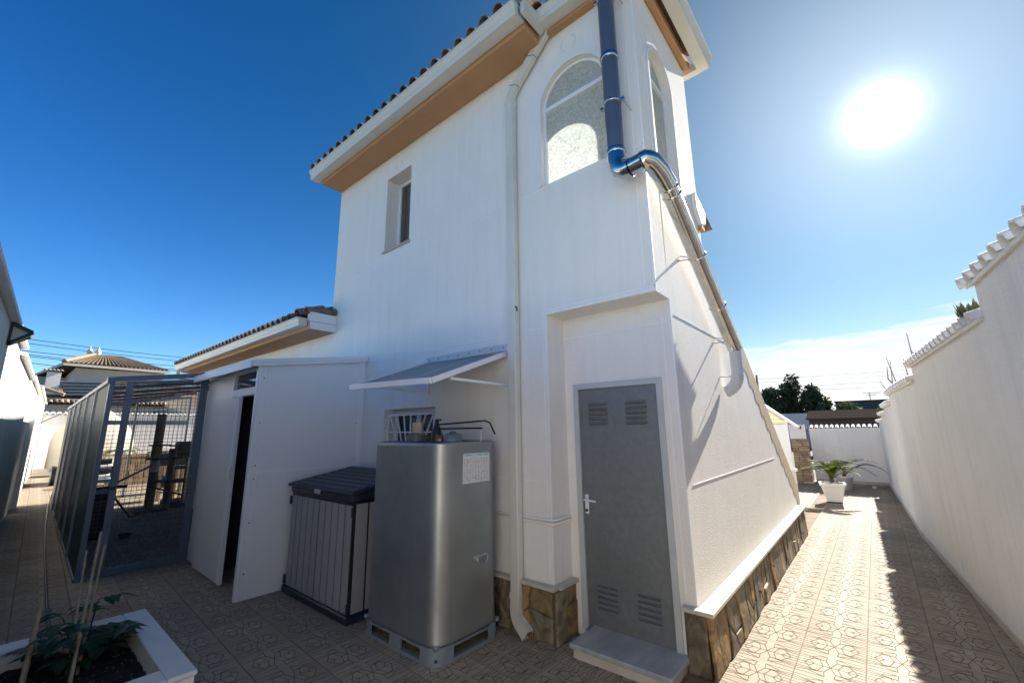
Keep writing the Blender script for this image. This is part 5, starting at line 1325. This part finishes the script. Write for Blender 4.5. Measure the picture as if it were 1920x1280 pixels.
m = MB(); m.box(-2.9, 2.2, 30, 33, 0, 2.0); m.build('wall', mat('dark_maroon_render', (.10, .065, .055), .9), br)
m = MB(); m.box(-3.0, 2.3, 29.7, 33.2, 2.0, 2.06); m.face([(-3.0, 29.7, 2.06), (2.3, 29.7, 2.06), (2.3, 31.5, 2.55), (-3.0, 31.5, 2.55)]); m.face([(-3.0, 29.7, 2.06), (-3.0, 31.5, 2.55), (-3.0, 33.2, 2.06)]); m.build('roof', BROWNR, br)
wh = thing('pale_outbuilding', 'pale outbuilding with a dark flat roof below the pines', 'building', (-6, 40, 0))
m = MB(); m.box(-9, -3.4, 40, 44, 0, 2.15); m.build('wall', mat('pinkish_render', (.42, .33, .28), .9), wh)
m = MB(); m.box(-5.6, -3.8, 39.6, 39.99, 1.4, 2.6); m.build('white_block', HOUSEC, wh)
m = MB(); m.box(-9.2, -3.3, 39.9, 44.2, 2.15, 2.3); m.build('roof', BROWNR, wh)
# bare branches and succulent above the right wall
bt = thing('bare_shrub', 'leafless pale branches rising behind the stepped right wall', 'shrub', (.9, 11, 0)); brr = random.Random(4)
m = MB()
for (a, b, c) in (((.75, 11.2, 1.2), (.38, 11.5, 2.45), (.42, 11.6, 2.95)), ((.75, 11.2, 1.2), (.44, 11.4, 2.5), (.36, 11.5, 3.05)), ((.75, 11.2, 1.3), (.30, 11.5, 2.3), (.2, 11.5, 2.55)), ((.80, 11.0, 1.5), (.62, 11.2, 2.6), (.60, 11.2, 2.95)), ((.8, 11, 1.5), (.60, 9.0, 2.45), (.58, 9.0, 3.1)), ((.6, 11.2, 2.1), (.33, 11.5, 2.6), (.35, 11.5, 2.85)), ((.8, 9.5, 1.5), (.68, 8.6, 2.5), (.55, 8.4, 2.75))):
    m.tube([a, b, c], [.018, .012, .005], 6)
m.build('branches', BARE, bt)
sc_ = thing('succulent', 'small green succulent tuft sprouting on the right wall step', 'plant', (.72, 4.55, 2.5))
m = MB(); srr = random.Random(8)
for k in range(150):
    a = srr.uniform(0, 6.28); r_ = .11*srr.random()**.5; x = .70+r_*math.cos(a)*.8; y = 4.62+r_*math.sin(a)*1.3; h_ = srr.uniform(.05, .15)
    d_ = Vector((math.cos(a)*.3, math.sin(a)*.4, 1)).normalized(); b = Vector((x, y, 2.47)); s_ = Vector((-math.sin(a), math.cos(a), 0))*.012
    m.face([b-s_, b+s_, b+d_*h_*.6+s_, b+d_*h_, b+d_*h_*.6-s_])
m.build('leaves', OLIVE, sc_, recalc=False)
# power lines
pw = thing('power_lines', 'thin overhead wires crossing the sky above the left houses', 'wires', (-60, 6, 0))
for (za, zb) in ((10.75, 10.35), (10.35, 9.9), (9.6, 9.35), (9.3, 8.9), (9.15, 8.75), (8.6, 7.8)):
    m = MB(); m.tube([(-60, -2+20*k/10, za+(zb-za)*k/10-.25*math.sin(math.pi*k/10)) for k in range(11)], .028, 4); m.build('wire', BLACK, pw)
for y_, lbl in ((-2, 0), (18, 1)):
    m = MB(); m.tube([(-60, y_, 0), (-60, y_, 11)], .15, 8); m.build('pole', WOOD, pw)
pw = thing('power_lines', 'faint overhead wires low in the sky beyond the path on the right', 'wires', (-2, 80, 0))
for z_ in (9.3, 8.7, 7.9, 7.2):
    m = MB(); m.tube([(-14+36*k/10, 80, z_+.05*k-.5*math.sin(math.pi*k/10)) for k in range(11)], .018, 4); m.build('wire', mat('grey_wire', (.2, .2, .2), .6) if 'grey_wire' not in MATS else MATS['grey_wire'], pw)
for x_ in (-14, 22):
    m = MB(); m.tube([(x_, 80, 0), (x_, 80, 10)], .15, 8); m.build('pole', WOOD, pw)
